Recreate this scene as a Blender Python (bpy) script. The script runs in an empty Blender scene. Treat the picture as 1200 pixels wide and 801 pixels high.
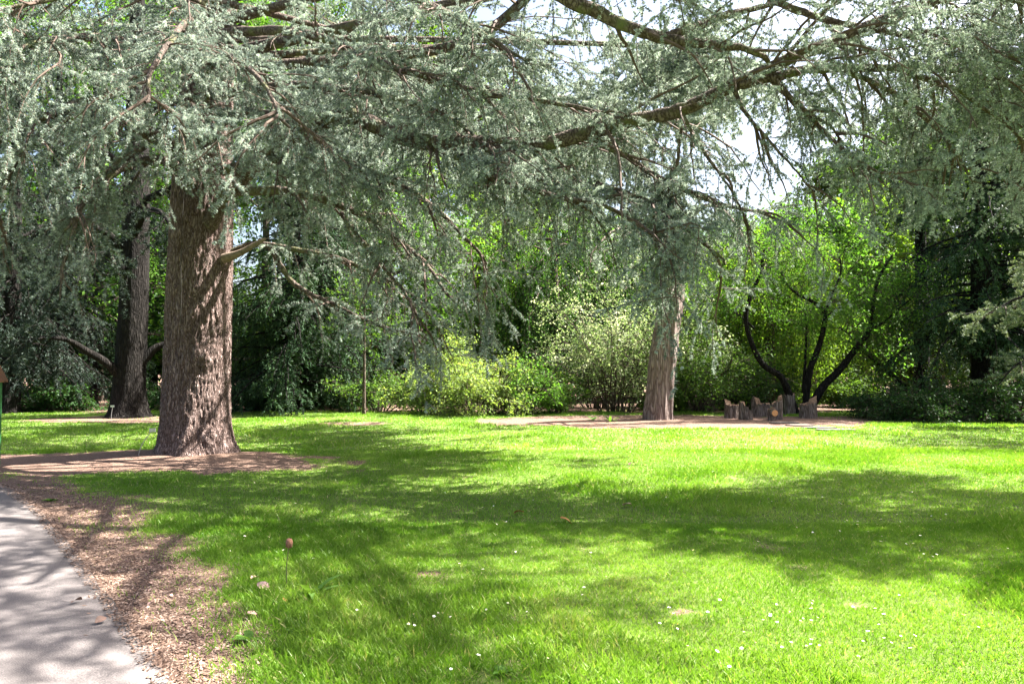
import bpy, math, random
import numpy as np
from mathutils import Vector

scene = bpy.context.scene
R = math.radians
COL = scene.collection

# ------------------------------------------------------------ camera, sky, sun
PITCH = math.atan(29.5 / 850.0)
cd = bpy.data.cameras.new("camera"); cam = bpy.data.objects.new("camera", cd); COL.objects.link(cam)
cam.location = (0, 0, 1.6); cam.rotation_euler = (R(90) + PITCH, 0, 0)
cd.sensor_width = 36; cd.lens = 25.5; cd.clip_start = .05; cd.clip_end = 2000
scene.camera = cam

SUN_EL, SUN_AZ = R(53), R(18)          # azimuth measured from +X towards +Y
sv = Vector((math.cos(SUN_EL)*math.cos(SUN_AZ), math.cos(SUN_EL)*math.sin(SUN_AZ), math.sin(SUN_EL)))
world = bpy.data.worlds.new("World"); scene.world = world; world.use_nodes = True
wn = world.node_tree; bg = wn.nodes["Background"]
sky = wn.nodes.new("ShaderNodeTexSky"); sky.sky_type = 'NISHITA'; sky.sun_disc = False
sky.sun_elevation = SUN_EL; sky.sun_rotation = R(90) - SUN_AZ
sky.dust_density = 5.0; sky.air_density = 1.0; sky.ozone_density = 1.0
wn.links.new(sky.outputs[0], bg.inputs[0]); bg.inputs[1].default_value = 0.055
sd = bpy.data.lights.new("sun", 'SUN'); sd.energy = 5.0; sd.angle = R(.6); sd.color = (1, .955, .88)
so = bpy.data.objects.new("sun", sd); COL.objects.link(so)
so.rotation_euler = sv.to_track_quat('Z', 'Y').to_euler(); so.location = (20, 12, 30)
scene.view_settings.view_transform = 'Standard'; scene.view_settings.look = 'None'
scene.view_settings.gamma = 1.0; scene.view_settings.use_curve_mapping = False
scene.view_settings.exposure = 2.95
try:
    scene.cycles.max_bounces = 8; scene.cycles.transmission_bounces = 5; scene.cycles.diffuse_bounces = 4
    scene.cycles.use_denoising = True
except Exception: pass

# ------------------------------------------------------------ helpers
def at(px, py, Y):
    u = (px-600)/850.0; v = -(py-400.5)/850.0
    c, s = math.cos(PITCH), math.sin(PITCH)
    d = np.array([u, c - v*s, s + v*c]); return np.array([0, 0, 1.6]) + d*(Y/d[1])
def gnd(px, py):
    u = (px-600)/850.0; v = -(py-400.5)/850.0
    c, s = math.cos(PITCH), math.sin(PITCH)
    d = np.array([u, c - v*s, s + v*c]); return np.array([0, 0, 1.6]) + d*(-1.6/d[2])
def nrm(a): return a/np.maximum(np.linalg.norm(a, axis=-1, keepdims=True), 1e-9)

def tag(o, label=None, cat=None, group=None, kind=None):
    if label: o['label'] = label
    if cat: o['category'] = cat
    if group: o['group'] = group
    if kind: o['kind'] = kind
    return o
def empty(name, loc, label, cat, group=None):
    o = bpy.data.objects.new(name, None); COL.objects.link(o); o.location = [float(x) for x in loc]
    o.empty_display_size = .3
    return tag(o, label, cat, group)

class MB:
    """collects vertices, polygons and a per-vertex variation value, links them as one mesh object"""
    def __init__(s): s.V = []; s.F = []; s.A = []; s.n = 0
    def add(s, V, F, a=0.5):
        V = np.asarray(V, np.float32).reshape(-1, 3); F = np.asarray(F, np.int64)
        if len(V) == 0: return s
        s.V.append(V); s.F.append(F + s.n)
        s.A.append(np.broadcast_to(np.asarray(a, np.float32), (len(V),)).copy()); s.n += len(V); return s
    def build(s, name, mat, parent=None, origin=None, smooth=False):
        me = bpy.data.meshes.new(name); o = bpy.data.objects.new(name, me); COL.objects.link(o)
        if origin is None: origin = parent_origin(parent)
        if s.n:
            V = np.concatenate(s.V) - np.asarray(origin, np.float32)
            me.vertices.add(len(V)); me.vertices.foreach_set("co", V.astype(np.float32).ravel())
            loops = np.concatenate([f.ravel() for f in s.F]).astype(np.int32)
            tot = np.concatenate([np.full(len(f), f.shape[1]) for f in s.F]).astype(np.int32)
            start = np.concatenate([[0], np.cumsum(tot)[:-1]]).astype(np.int32)
            me.loops.add(len(loops)); me.loops.foreach_set("vertex_index", loops)
            me.polygons.add(len(tot)); me.polygons.foreach_set("loop_start", start)
            try: me.polygons.foreach_set("loop_total", tot)
            except Exception: pass
            me.polygons.foreach_set("use_smooth", np.full(len(tot), smooth))
            at_ = me.attributes.new("var", 'FLOAT', 'POINT'); at_.data.foreach_set("value", np.concatenate(s.A))
            me.update(calc_edges=True)
        me.materials.append(mat)
        if parent is not None: o.parent = parent
        elif origin is not None: o.location = [float(x) for x in origin]
        return o
def parent_origin(p):
    v = np.zeros(3)
    while p is not None: v += np.array(p.location); p = p.parent
    return v

def tubes(P, Rr, k=3, cap=False):
    """P (M,n,3), Rr (M,n) -> V, quads"""
    P = np.asarray(P, float); Rr = np.asarray(Rr, float)
    if P.ndim == 2: P = P[None]; Rr = Rr[None]
    M, n, _ = P.shape
    T = nrm(np.gradient(P, axis=1)); m = nrm(P[:, -1]-P[:, 0])
    ref = np.where(np.abs(m[:, 2:3]) > .75, np.array([[1., 0, 0]]), np.array([[0, 0, 1.]]))[:, None, :]
    A = nrm(np.cross(T, ref)); B = np.cross(T, A)
    th = np.arange(k)*2*math.pi/k
    ring = A[:, :, None, :]*np.cos(th)[None, None, :, None] + B[:, :, None, :]*np.sin(th)[None, None, :, None]
    V = P[:, :, None, :] + ring*Rr[:, :, None, None]
    idx = np.arange(M*n*k).reshape(M, n, k); nx = np.roll(idx, -1, axis=2)
    F = np.stack([idx[:, :-1], nx[:, :-1], nx[:, 1:], idx[:, 1:]], -1).reshape(-1, 4)
    return V.reshape(-1, 3), F

def curves(rng, p0, d0, L, n, grav, wob=.12, up_end=0.):
    M = len(p0); P = np.zeros((M, n, 3)); P[:, 0] = p0; d = nrm(np.asarray(d0, float)); L = np.broadcast_to(L, (M,)); g = np.broadcast_to(grav, (M,))
    for i in range(1, n):
        d = d + rng.normal(0, wob, (M, 3)); d[:, 2] -= g/(n-1); d = nrm(d)
        P[:, i] = P[:, i-1] + d*(L/(n-1))[:, None]
    return P
def along(P, m, t):
    """points and tangents on curve m (ints) at parameter t in 0..1"""
    n = P.shape[1]; x = np.clip(t, 0, .9999)*(n-1); i = x.astype(int); f = (x-i)[:, None]
    a = P[m, i]; b = P[m, i+1]; return a*(1-f)+b*f, nrm(b-a)
def spline(pts, n):
    """catmull-rom through rows of any width"""
    P = np.asarray(pts, float); P = np.vstack([2*P[0]-P[1], P, 2*P[-1]-P[-2]])
    out = []
    S = len(P)-3
    for t in np.linspace(0, S-1e-6, n):
        i = int(t); f = t-i; a, b, c, d = P[i:i+4]
        out.append(.5*((2*b)+(-a+c)*f+(2*a-5*b+4*c-d)*f*f+(-a+3*b-3*c+d)*f**3))
    return np.array(out)

def noise2(x, y, seed=0):
    r = np.random.RandomState(seed); T = r.rand(256, 256)
    xi = np.floor(x).astype(int); yi = np.floor(y).astype(int); fx = x-xi; fy = y-yi
    fx = fx*fx*(3-2*fx); fy = fy*fy*(3-2*fy)
    g = lambda a, b: T[a % 256, b % 256]
    return (g(xi, yi)*(1-fx)+g(xi+1, yi)*fx)*(1-fy) + (g(xi, yi+1)*(1-fx)+g(xi+1, yi+1)*fx)*fy
def fbm(x, y, seed=0, o=4):
    s = 0; a = .5
    for i in range(o): s = s + a*noise2(x*2**i+17.3*i, y*2**i+5.1*i, seed+i); a *= .5
    return s/(1-.5**o)

def leaves(rng, C, size, up=.6, fold=.25, aspect=.6, var=None, dirs=None):
    """diamond leaves at centres C"""
    n = len(C)
    if n == 0: return np.zeros((0, 3)), np.zeros((0, 4), int), np.zeros(0)
    N = rng.normal(0, 1, (n, 3)); N[:, 2] += up*2; N = nrm(N)
    D = rng.normal(0, 1, (n, 3)) if dirs is None else dirs + rng.normal(0, .25, (n, 3))
    D = nrm(D - N*np.sum(D*N, 1)[:, None]); S = np.cross(N, D)
    s = size*rng.uniform(.65, 1.25, n)[:, None]; w = s*aspect*.5
    V = np.stack([C-D*s*.5, C+S*w-N*s*fold*.3-D*s*.08, C+D*s*.5, C-S*w-N*s*fold*.3-D*s*.08], 1)
    F = np.arange(n*4).reshape(n, 4)
    v = rng.rand(n) if var is None else var
    return V.reshape(-1, 3), F, np.repeat(v, 4)
def needles(rng, C, T, k, ln, w, fwd=.35, spread=1.0):
    """rosettes: k thin triangles around twig tangent T at each centre"""
    n = len(C); C = np.repeat(C, k, 0); T = np.repeat(T, k, 0)
    X = rng.normal(0, 1, (n*k, 3)); X = nrm(X - T*np.sum(X*T, 1)[:, None]); D = nrm(X*spread + T*(fwd + rng.normal(0, .25, (n*k, 1))))
    S = nrm(np.cross(D, rng.normal(0, 1, (n*k, 3)))); L = ln*rng.uniform(.7, 1.25, (n*k, 1))
    V = np.stack([C-S*w*.5, C+S*w*.5, C+D*L], 1).reshape(-1, 3)
    F = np.arange(n*k*3).reshape(-1, 3); return V, F, np.repeat(np.repeat(rng.rand(n), k), 3)

# ------------------------------------------------------------ materials
def newmat(name):
    m = bpy.data.materials.new(name); m.use_nodes = True; nt = m.node_tree; nt.nodes.clear()
    out = nt.nodes.new("ShaderNodeOutputMaterial"); return m, nt, out
def N(nt, t, **kw):
    n = nt.nodes.new(t)
    for k, v in kw.items():
        if hasattr(n, k): setattr(n, k, v)
        else: n.inputs[k].default_value = v
    return n
def ramp(nt, fac, stops):
    r = nt.nodes.new("ShaderNodeValToRGB"); nt.links.new(fac, r.inputs[0]); e = r.color_ramp.elements
    while len(e) < len(stops): e.new(.5)
    for i, (p, c) in enumerate(stops): e[i].position = p; e[i].color = (*c, 1)
    return r.outputs[0]
def leafmat(name, stops, trans=.4, tint=(1.25, 1.2, .5), rough=.5, spec=.12):
    m, nt, out = newmat(name); L = nt.links.new
    a = N(nt, "ShaderNodeAttribute", attribute_name="var")
    c = ramp(nt, a.outputs["Fac"], stops)
    p = N(nt, "ShaderNodeBsdfPrincipled"); p.inputs["Roughness"].default_value = rough; p.inputs["Specular IOR Level"].default_value = spec
    L(c, p.inputs["Base Color"])
    if trans > 0:
        mx = N(nt, "ShaderNodeMix", data_type='RGBA', blend_type='MULTIPLY'); mx.inputs[0].default_value = 1
        L(c, mx.inputs[6]); mx.inputs[7].default_value = (*tint, 1)
        t = N(nt, "ShaderNodeBsdfTranslucent"); L(mx.outputs[2], t.inputs[0])
        ms = N(nt, "ShaderNodeMixShader"); ms.inputs[0].default_value = trans
        L(p.outputs[0], ms.inputs[1]); L(t.outputs[0], ms.inputs[2]); L(ms.outputs[0], out.inputs[0])
    else: L(p.outputs[0], out.inputs[0])
    return m
def barkmat(name, dark, mid, light, sc=14., stretch=.16, bump=.6, dist=.04, lichen=None, warp=.22):
    m, nt, out = newmat(name); L = nt.links.new
    tc = N(nt, "ShaderNodeTexCoord"); mp = N(nt, "ShaderNodeMapping"); mp.inputs["Scale"].default_value = (1, 1, stretch)
    L(tc.outputs["Object"], mp.inputs[0])
    nz = N(nt, "ShaderNodeTexNoise"); nz.inputs["Scale"].default_value = sc*.35; nz.inputs["Detail"].default_value = 4
    L(mp.outputs[0], nz.inputs[0])
    add = N(nt, "ShaderNodeMix", data_type='VECTOR'); add.inputs[0].default_value = warp
    L(mp.outputs[0], add.inputs[4]); L(nz.outputs["Color"], add.inputs[5])
    vo = N(nt, "ShaderNodeTexVoronoi", feature='DISTANCE_TO_EDGE'); vo.inputs["Scale"].default_value = sc; L(add.outputs[1], vo.inputs["Vector"])
    n2 = N(nt, "ShaderNodeTexNoise"); n2.inputs["Scale"].default_value = sc*2.2; n2.inputs["Detail"].default_value = 6; L(mp.outputs[0], n2.inputs[0])
    mu = N(nt, "ShaderNodeMath", operation='MULTIPLY'); L(vo.outputs[0], mu.inputs[0]); mu.inputs[1].default_value = 2.2
    ad = N(nt, "ShaderNodeMath", operation='ADD'); L(mu.outputs[0], ad.inputs[0])
    m2 = N(nt, "ShaderNodeMath", operation='MULTIPLY'); L(n2.outputs[0], m2.inputs[0]); m2.inputs[1].default_value = .7; L(m2.outputs[0], ad.inputs[1])
    c = ramp(nt, ad.outputs[0], [(.18, dark), (.55, mid), (.95, light)])
    if lichen:
        n3 = N(nt, "ShaderNodeTexNoise"); n3.inputs["Scale"].default_value = 3.; n3.inputs["Detail"].default_value = 5; L(tc.outputs["Object"], n3.inputs[0])
        f = N(nt, "ShaderNodeMapRange"); f.inputs[1].default_value = .52; f.inputs[2].default_value = .68; L(n3.outputs[0], f.inputs[0])
        mx = N(nt, "ShaderNodeMix", data_type='RGBA'); L(f.outputs[0], mx.inputs[0]); L(c, mx.inputs[6]); mx.inputs[7].default_value = (*lichen, 1); c = mx.outputs[2]
    b = N(nt, "ShaderNodeBump"); b.inputs["Strength"].default_value = bump; b.inputs["Distance"].default_value = dist; L(ad.outputs[0], b.inputs["Height"])
    p = N(nt, "ShaderNodeBsdfPrincipled"); p.inputs["Roughness"].default_value = .9; p.inputs["Specular IOR Level"].default_value = .15
    L(c, p.inputs["Base Color"]); L(b.outputs[0], p.inputs["Normal"]); L(p.outputs[0], out.inputs[0]); return m
def plain(name, col, rough=.6, metal=0., noise=.15, scale=12., bump=0.):
    m, nt, out = newmat(name); L = nt.links.new
    tc = N(nt, "ShaderNodeTexCoord"); nz = N(nt, "ShaderNodeTexNoise"); nz.inputs["Scale"].default_value = scale; nz.inputs["Detail"].default_value = 6
    L(tc.outputs["Object"], nz.inputs[0]); k = 1-noise*2; q = 1+noise*2
    c = ramp(nt, nz.outputs[0], [(.25, tuple(x*k for x in col)), (.75, tuple(min(1, x*q) for x in col))])
    p = N(nt, "ShaderNodeBsdfPrincipled"); p.inputs["Roughness"].default_value = rough; p.inputs["Metallic"].default_value = metal
    L(c, p.inputs["Base Color"])
    if bump:
        b = N(nt, "ShaderNodeBump"); b.inputs["Strength"].default_value = bump; b.inputs["Distance"].default_value = .01; L(nz.outputs[0], b.inputs["Height"]); L(b.outputs[0], p.inputs["Normal"])
    L(p.outputs[0], out.inputs[0]); return m

M_cedar = leafmat("blue_cedar_needles", [(0, (.06, .09, .08)), (.45, (.225, .28, .25)), (1, (.62, .69, .64))], trans=.28, tint=(1.15, 1.15, .9), rough=.5)
M_cedartwig = plain("cedar_twig_bark", (.085, .055, .04), .9, noise=.2)
M_bark = barkmat("cedar_bark", (.03, .019, .015), (.15, .10, .085), (.36, .27, .245), sc=26, stretch=.17, bump=1.0, dist=.05, warp=.3)
M_limb = barkmat("cedar_limb_bark", (.02, .015, .012), (.075, .055, .045), (.15, .12, .10), sc=20, stretch=.6, bump=.6, dist=.02, lichen=(.11, .12, .05))
M_snag = barkmat("weathered_cedar_bark", (.05, .038, .033), (.17, .125, .11), (.33, .265, .24), sc=17, stretch=.10, bump=.9, dist=.05)
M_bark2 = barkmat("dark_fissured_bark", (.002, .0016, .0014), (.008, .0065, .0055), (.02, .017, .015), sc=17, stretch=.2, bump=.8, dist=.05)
M_bark3 = barkmat("dull_brown_bark", (.02, .015, .012), (.06, .045, .035), (.12, .095, .075), sc=14, stretch=.3, bump=.5, dist=.03)
M_stump = barkmat("stump_bark", (.03, .024, .02), (.11, .085, .07), (.22, .18, .16), sc=18, stretch=.15, bump=.8, dist=.03)
M_cut = plain("raw_split_wood", (.20, .12, .07), .8, noise=.25, scale=25)
M_gbright = leafmat("bright_maple_leaf", [(0, (.045, .115, .018)), (.6, (.10, .21, .035)), (1, (.20, .32, .075))], trans=.52, tint=(1.05, 1.15, .5))
M_gmid = leafmat("mid_green_leaf", [(0, (.04, .09, .018)), (.6, (.075, .15, .03)), (1, (.12, .21, .05))], trans=.48)
M_gdark = leafmat("dark_glossy_leaf", [(0, (.015, .04, .012)), (.6, (.03, .075, .02)), (1, (.05, .11, .03))], trans=.3)
M_weep = leafmat("weeping_leaf", [(0, (.02, .06, .015)), (.6, (.04, .105, .02)), (1, (.07, .15, .03))], trans=.4)
M_yell = leafmat("yellow_green_leaf", [(0, (.09, .18, .02)), (.6, (.16, .27, .035)), (1, (.26, .36, .06))], trans=.55, tint=(1.1, 1.15, .5))
M_pale = leafmat("pale_shrub_leaf", [(0, (.11, .18, .05)), (.6, (.19, .28, .08)), (1, (.34, .40, .18))], trans=.5)
M_varieg = leafmat("cream_edged_leaf", [(0, (.08, .15, .04)), (.5, (.16, .23, .08)), (.75, (.48, .52, .34)), (1, (.66, .66, .54))], trans=.5, tint=(1.1, 1.12, .8))
M_con = leafmat("dark_conifer_needles", [(0, (.018, .042, .02)), (.6, (.038, .08, .036)), (1, (.075, .125, .055))], trans=.15)
M_con2 = leafmat("grey_conifer_needles", [(0, (.012, .022, .017)), (.6, (.026, .042, .031)), (1, (.06, .082, .062))], trans=.15)
M_juni = leafmat("silvery_juniper_needles", [(0, (.10, .14, .09)), (.6, (.17, .22, .15)), (1, (.26, .31, .22))], trans=.2)
M_grass = leafmat("grass_blade", [(0, (.06, .15, .012)), (.5, (.14, .27, .028)), (.85, (.24, .36, .065)), (.97, (.38, .40, .15)), (1, (.46, .42, .24))], trans=.45, tint=(1.1, 1.2, .4), rough=.4, spec=.35)
M_weed = leafmat("broad_weed_leaf", [(0, (.06, .14, .02)), (1, (.14, .26, .06))], trans=.4)

# ------------------------------------------------------------ ground
PATH_R = [gnd(0, 568), gnd(28, 582), gnd(52, 602), gnd(78, 630), gnd(105, 664), gnd(130, 697), gnd(155, 733), gnd(182, 766), gnd(207, 801)]
PR = np.array([p[:2] for p in PATH_R]); 
PR = np.vstack([[-12.5, 11.3], [-9.6, 10.9], PR, [-1.25, 2.4], [-.95, 1.0], [-.8, -1.5], [-.8, -5]])
PR = spline(PR, 600)
_s = np.concatenate([[0], np.cumsum(np.linalg.norm(np.diff(PR, axis=0), axis=1))]); PR = np.stack([np.interp(np.linspace(0, _s[-1], 140), _s, PR[:, j]) for j in (0, 1)], 1)
_k = np.hanning(9); _k /= _k.sum(); PR = np.stack([np.convolve(np.pad(PR[:, j], 4, mode='reflect', reflect_type='odd'), _k, 'valid') for j in (0, 1)], 1)
def path_signed(x, y):
    """distance to the right-hand path edge, positive on the lawn side"""
    sh = x.shape; x = x.ravel(); y = y.ravel(); best = np.full(x.shape, 1e9); sg = np.ones(x.shape)
    for i in range(0, len(PR)-1):
        a = PR[i]; b = PR[i+1]; d = b-a; t = np.clip(((x-a[0])*d[0]+(y-a[1])*d[1])/(d@d), 0, 1)
        ex = x-(a[0]+t*d[0]); ey = y-(a[1]+t*d[1]); q = np.hypot(ex, ey); s = np.sign(d[0]*ey-d[1]*ex)
        m = q < best; best[m] = q[m]; sg[m] = s[m]
    return (best*sg).reshape(sh)
def ell(x, y, cx, cy, rx, ry, rot=0):
    c, s = math.cos(rot), math.sin(rot); dx = x-cx; dy = y-cy
    return np.hypot((dx*c+dy*s)/rx, (-dx*s+dy*c)/ry)
def sstep(a, b, x): t = np.clip((x-a)/(b-a), 0, 1); return t*t*(3-2*t)
def dirt(x, y):
    """0 = lawn, 1 = bare mulch"""
    n = fbm(x*.9, y*.9, 3)-.5; n2 = fbm(x*3.1, y*3.1, 9)-.5
    d = 1-sstep(.75, 1.1, ell(x, y, -6.3, 12.2, 3.3, 1.55)+n*.7+n2*.5)
    d = np.maximum(d, 1-sstep(.8, 1.1, ell(x, y, -9.5, 12.4, 4.5, 1.0)+n*.6+n2*.4))
    pd = path_signed(x, y)
    w = np.interp(y, [2, 3.6, 4.5, 6, 8, 9.5, 11], [.25, .34, .42, .6, .7, .55, .7])
    d = np.maximum(d, (1-sstep(.2, 2.1, pd/w+n*1.6+n2*1.3))*(pd > -.3)*.97)
    d = np.maximum(d, 1-sstep(.88, 1.06, ell(x, y, 4.9, 21.6, 6.4, 2.7)+n*.35+n2*.25))
    d = np.maximum(d, (1-sstep(.8, 1.1, ell(x, y, -11.5, 22.5, 3.2, 1.7)+n*.6+n2*.4))*.9)
    d = np.maximum(d, (1-sstep(.7, 1.1, ell(x, y, -4.6, 20.5, 1.3, .8)+n*.6+n2*.6))*.8)
    d = np.maximum(d, sstep(25.3, 26.6, y+n*2.2+n2)*.95)
    d = np.maximum(d, (1-sstep(.8, 1.1, ell(x, y, 12.5, 22.8, 4.8, 1.2)+n*.3))*.9)
    sm = fbm(x*1.7+31, y*1.7, 21); sp = fbm(x*6, y*6, 23)
    d = np.maximum(d, sstep(.56, .85, sm*.7+sp*.35)*.5)
    for (px, py, r) in ((1005, 709, .07), (500, 672, .09), (800, 718, .06)):
        g = gnd(px, py); d = np.maximum(d, (1-sstep(.6, 1.2, ell(x, y, g[0], g[1], r*1.5, r)+n2))*.8)
    return np.clip(d, 0, 1)
def gz(x, y):
    h = .05*(fbm(x*.25, y*.25, 5)-.5)*sstep(3, 9, y)
    h = h + .10*np.exp(-(ell(x, y, -6.3, 13.1, 1.4, 1.2))**2)
    h = h + .018*(fbm(x*2.2, y*2.2, 6)-.5)*sstep(-.15, .3, path_signed(x, y))
    return h
fx = np.unique(np.concatenate([-np.geomspace(20, 700, 16), np.arange(-20, 20.01, .1), np.geomspace(20, 700, 16)]))
fy = np.unique(np.concatenate([-np.geomspace(3, 500, 12), np.arange(-3, 2, .5), np.arange(2, 32, .1), np.geomspace(32, 900, 22)]))
GX, GY = np.meshgrid(fx, fy); DD = dirt(GX, GY); PD = path_signed(GX, GY)
GZ = gz(GX, GY) - .05*sstep(.02, -.12, PD)*(GY < 13)*(GX > -14)
idx = np.arange(GX.size).reshape(GX.shape)
gm = MB(); gm.add(np.stack([GX, GY, GZ], -1).reshape(-1, 3), np.stack([idx[:-1, :-1], idx[:-1, 1:], idx[1:, 1:], idx[1:, :-1]], -1).reshape(-1, 4), DD.ravel())
m, nt, out = newmat("ground_soil_and_turf"); L = nt.links.new
tc = N(nt, "ShaderNodeTexCoord"); av = N(nt, "ShaderNodeAttribute", attribute_name="var")
n1 = N(nt, "ShaderNodeTexNoise"); n1.inputs["Scale"].default_value = 38; n1.inputs["Detail"].default_value = 8; n1.inputs["Roughness"].default_value = .7; L(tc.outputs["Object"], n1.inputs[0])
n2 = N(nt, "ShaderNodeTexNoise"); n2.inputs["Scale"].default_value = 1.3; n2.inputs["Detail"].default_value = 5; L(tc.outputs["Object"], n2.inputs[0])
vo = N(nt, "ShaderNodeTexVoronoi"); vo.inputs["Scale"].default_value = 55; L(tc.outputs["Object"], vo.inputs["Vector"])
soil = ramp(nt, n1.outputs[0], [(.28, (.06, .038, .027)), (.5, (.16, .10, .075)), (.72, (.30, .205, .16))])
chip = ramp(nt, vo.outputs["Color"], [(.0, (.055, .035, .026)), (.6, (.16, .103, .077)), (1, (.36, .26, .205))])
mc = N(nt, "ShaderNodeMix", data_type='RGBA'); mc.inputs[0].default_value = .45; L(soil, mc.inputs[6]); L(chip, mc.inputs[7])
turf = ramp(nt, n2.outputs[0], [(.3, (.055, .13, .012)), (.7, (.10, .19, .02))])
mt = N(nt, "ShaderNodeMix", data_type='RGBA'); mt.inputs[0].default_value = .3; L(turf, mt.inputs[6]); L(soil, mt.inputs[7])
ma = N(nt, "ShaderNodeMath", operation='ADD'); mb_ = N(nt, "ShaderNodeMath", operation='MULTIPLY_ADD'); L(n1.outputs[0], mb_.inputs[0]); mb_.inputs[1].default_value = .8; mb_.inputs[2].default_value = -.4
L(av.outputs["Fac"], ma.inputs[0]); L(mb_.outputs[0], ma.inputs[1])
mr = N(nt, "ShaderNodeMapRange"); mr.inputs[1].default_value = .3; mr.inputs[2].default_value = .6; L(ma.outputs[0], mr.inputs[0])
mx = N(nt, "ShaderNodeMix", data_type='RGBA'); L(mr.outputs[0], mx.inputs[0]); L(mt.outputs[2], mx.inputs[6]); L(mc.outputs[2], mx.inputs[7])
bp = N(nt, "ShaderNodeBump"); bp.inputs["Strength"].default_value = .9; bp.inputs["Distance"].default_value = .03; L(n1.outputs[0], bp.inputs["Height"])
p = N(nt, "ShaderNodeBsdfPrincipled"); p.inputs["Roughness"].default_value = .95; p.inputs["Specular IOR Level"].default_value = .1
L(mx.outputs[2], p.inputs["Base Color"]); L(bp.outputs[0], p.inputs["Normal"]); L(p.outputs[0], out.inputs[0])
g_o = gm.build("ground", m, smooth=True); tag(g_o, "park ground of turf and bare brown mulch", kind='structure')

# path slab
m, nt, out = newmat("path_asphalt"); L = nt.links.new
tc = N(nt, "ShaderNodeTexCoord")
n1 = N(nt, "ShaderNodeTexNoise"); n1.inputs["Scale"].default_value = 140; n1.inputs["Detail"].default_value = 4; L(tc.outputs["Object"], n1.inputs[0])
n2 = N(nt, "ShaderNodeTexNoise"); n2.inputs["Scale"].default_value = 2.2; n2.inputs["Detail"].default_value = 6; L(tc.outputs["Object"], n2.inputs[0])
a = ramp(nt, n1.outputs[0], [(.3, (.06, .054, .052)), (.55, (.118, .104, .100)), (.8, (.21, .187, .178))]); b2 = ramp(nt, n2.outputs[0], [(.3, (.78, .76, .76)), (.7, (1.1, 1.08, 1.08))])
mm = N(nt, "ShaderNodeMix", data_type='RGBA', blend_type='MULTIPLY'); mm.inputs[0].default_value = 1; L(a, mm.inputs[6]); L(b2, mm.inputs[7])
bp = N(nt, "ShaderNodeBump"); bp.inputs["Strength"].default_value = .5; bp.inputs["Distance"].default_value = .006; L(n1.outputs[0], bp.inputs["Height"])
p = N(nt, "ShaderNodeBsdfPrincipled"); p.inputs["Roughness"].default_value = .9; L(mm.outputs[2], p.inputs["Base Color"]); L(bp.outputs[0], p.inputs["Normal"]); L(p.outputs[0], out.inputs[0])
tan = nrm(np.gradient(PR, axis=0)); nl = np.stack([tan[:, 1], -tan[:, 0]], 1); nl = nrm(np.stack([np.convolve(np.pad(nl[:, j], 8, mode='edge'), np.hanning(17)/np.hanning(17).sum(), 'valid') for j in (0, 1)], 1))     # to the right of travel
wob = (fbm(np.arange(140)*.6, np.zeros(140), 4)-.5)[:, None]*.07
Rg = PR + nl*wob; 
if path_signed(np.array([PR[60, 0]+nl[60, 0]*.3]), np.array([PR[60, 1]+nl[60, 1]*.3]))[0] > 0: nl = -nl
cols = [0, .03, .3, 1.0, 1.8, 2.4, 2.43]; zz = [-.03, .022, .032, .04, .032, .022, -.03]
V = np.stack([np.column_stack([Rg + nl*c, np.full(140, z)]) for c, z in zip(cols, zz)], 1)
idx = np.arange(140*7).reshape(140, 7); F = np.stack([idx[:-1, :-1], idx[:-1, 1:], idx[1:, 1:], idx[1:, :-1]], -1).reshape(-1, 4)
if (np.cross(V[1, 3]-V[0, 3], V[0, 4]-V[0, 3]))[2] > 0: F = F[:, ::-1]
tag(MB().add(V.reshape(-1, 3), F).build("path", m, smooth=True), "pale grey paved path curving along the lawn", kind='structure')

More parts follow.
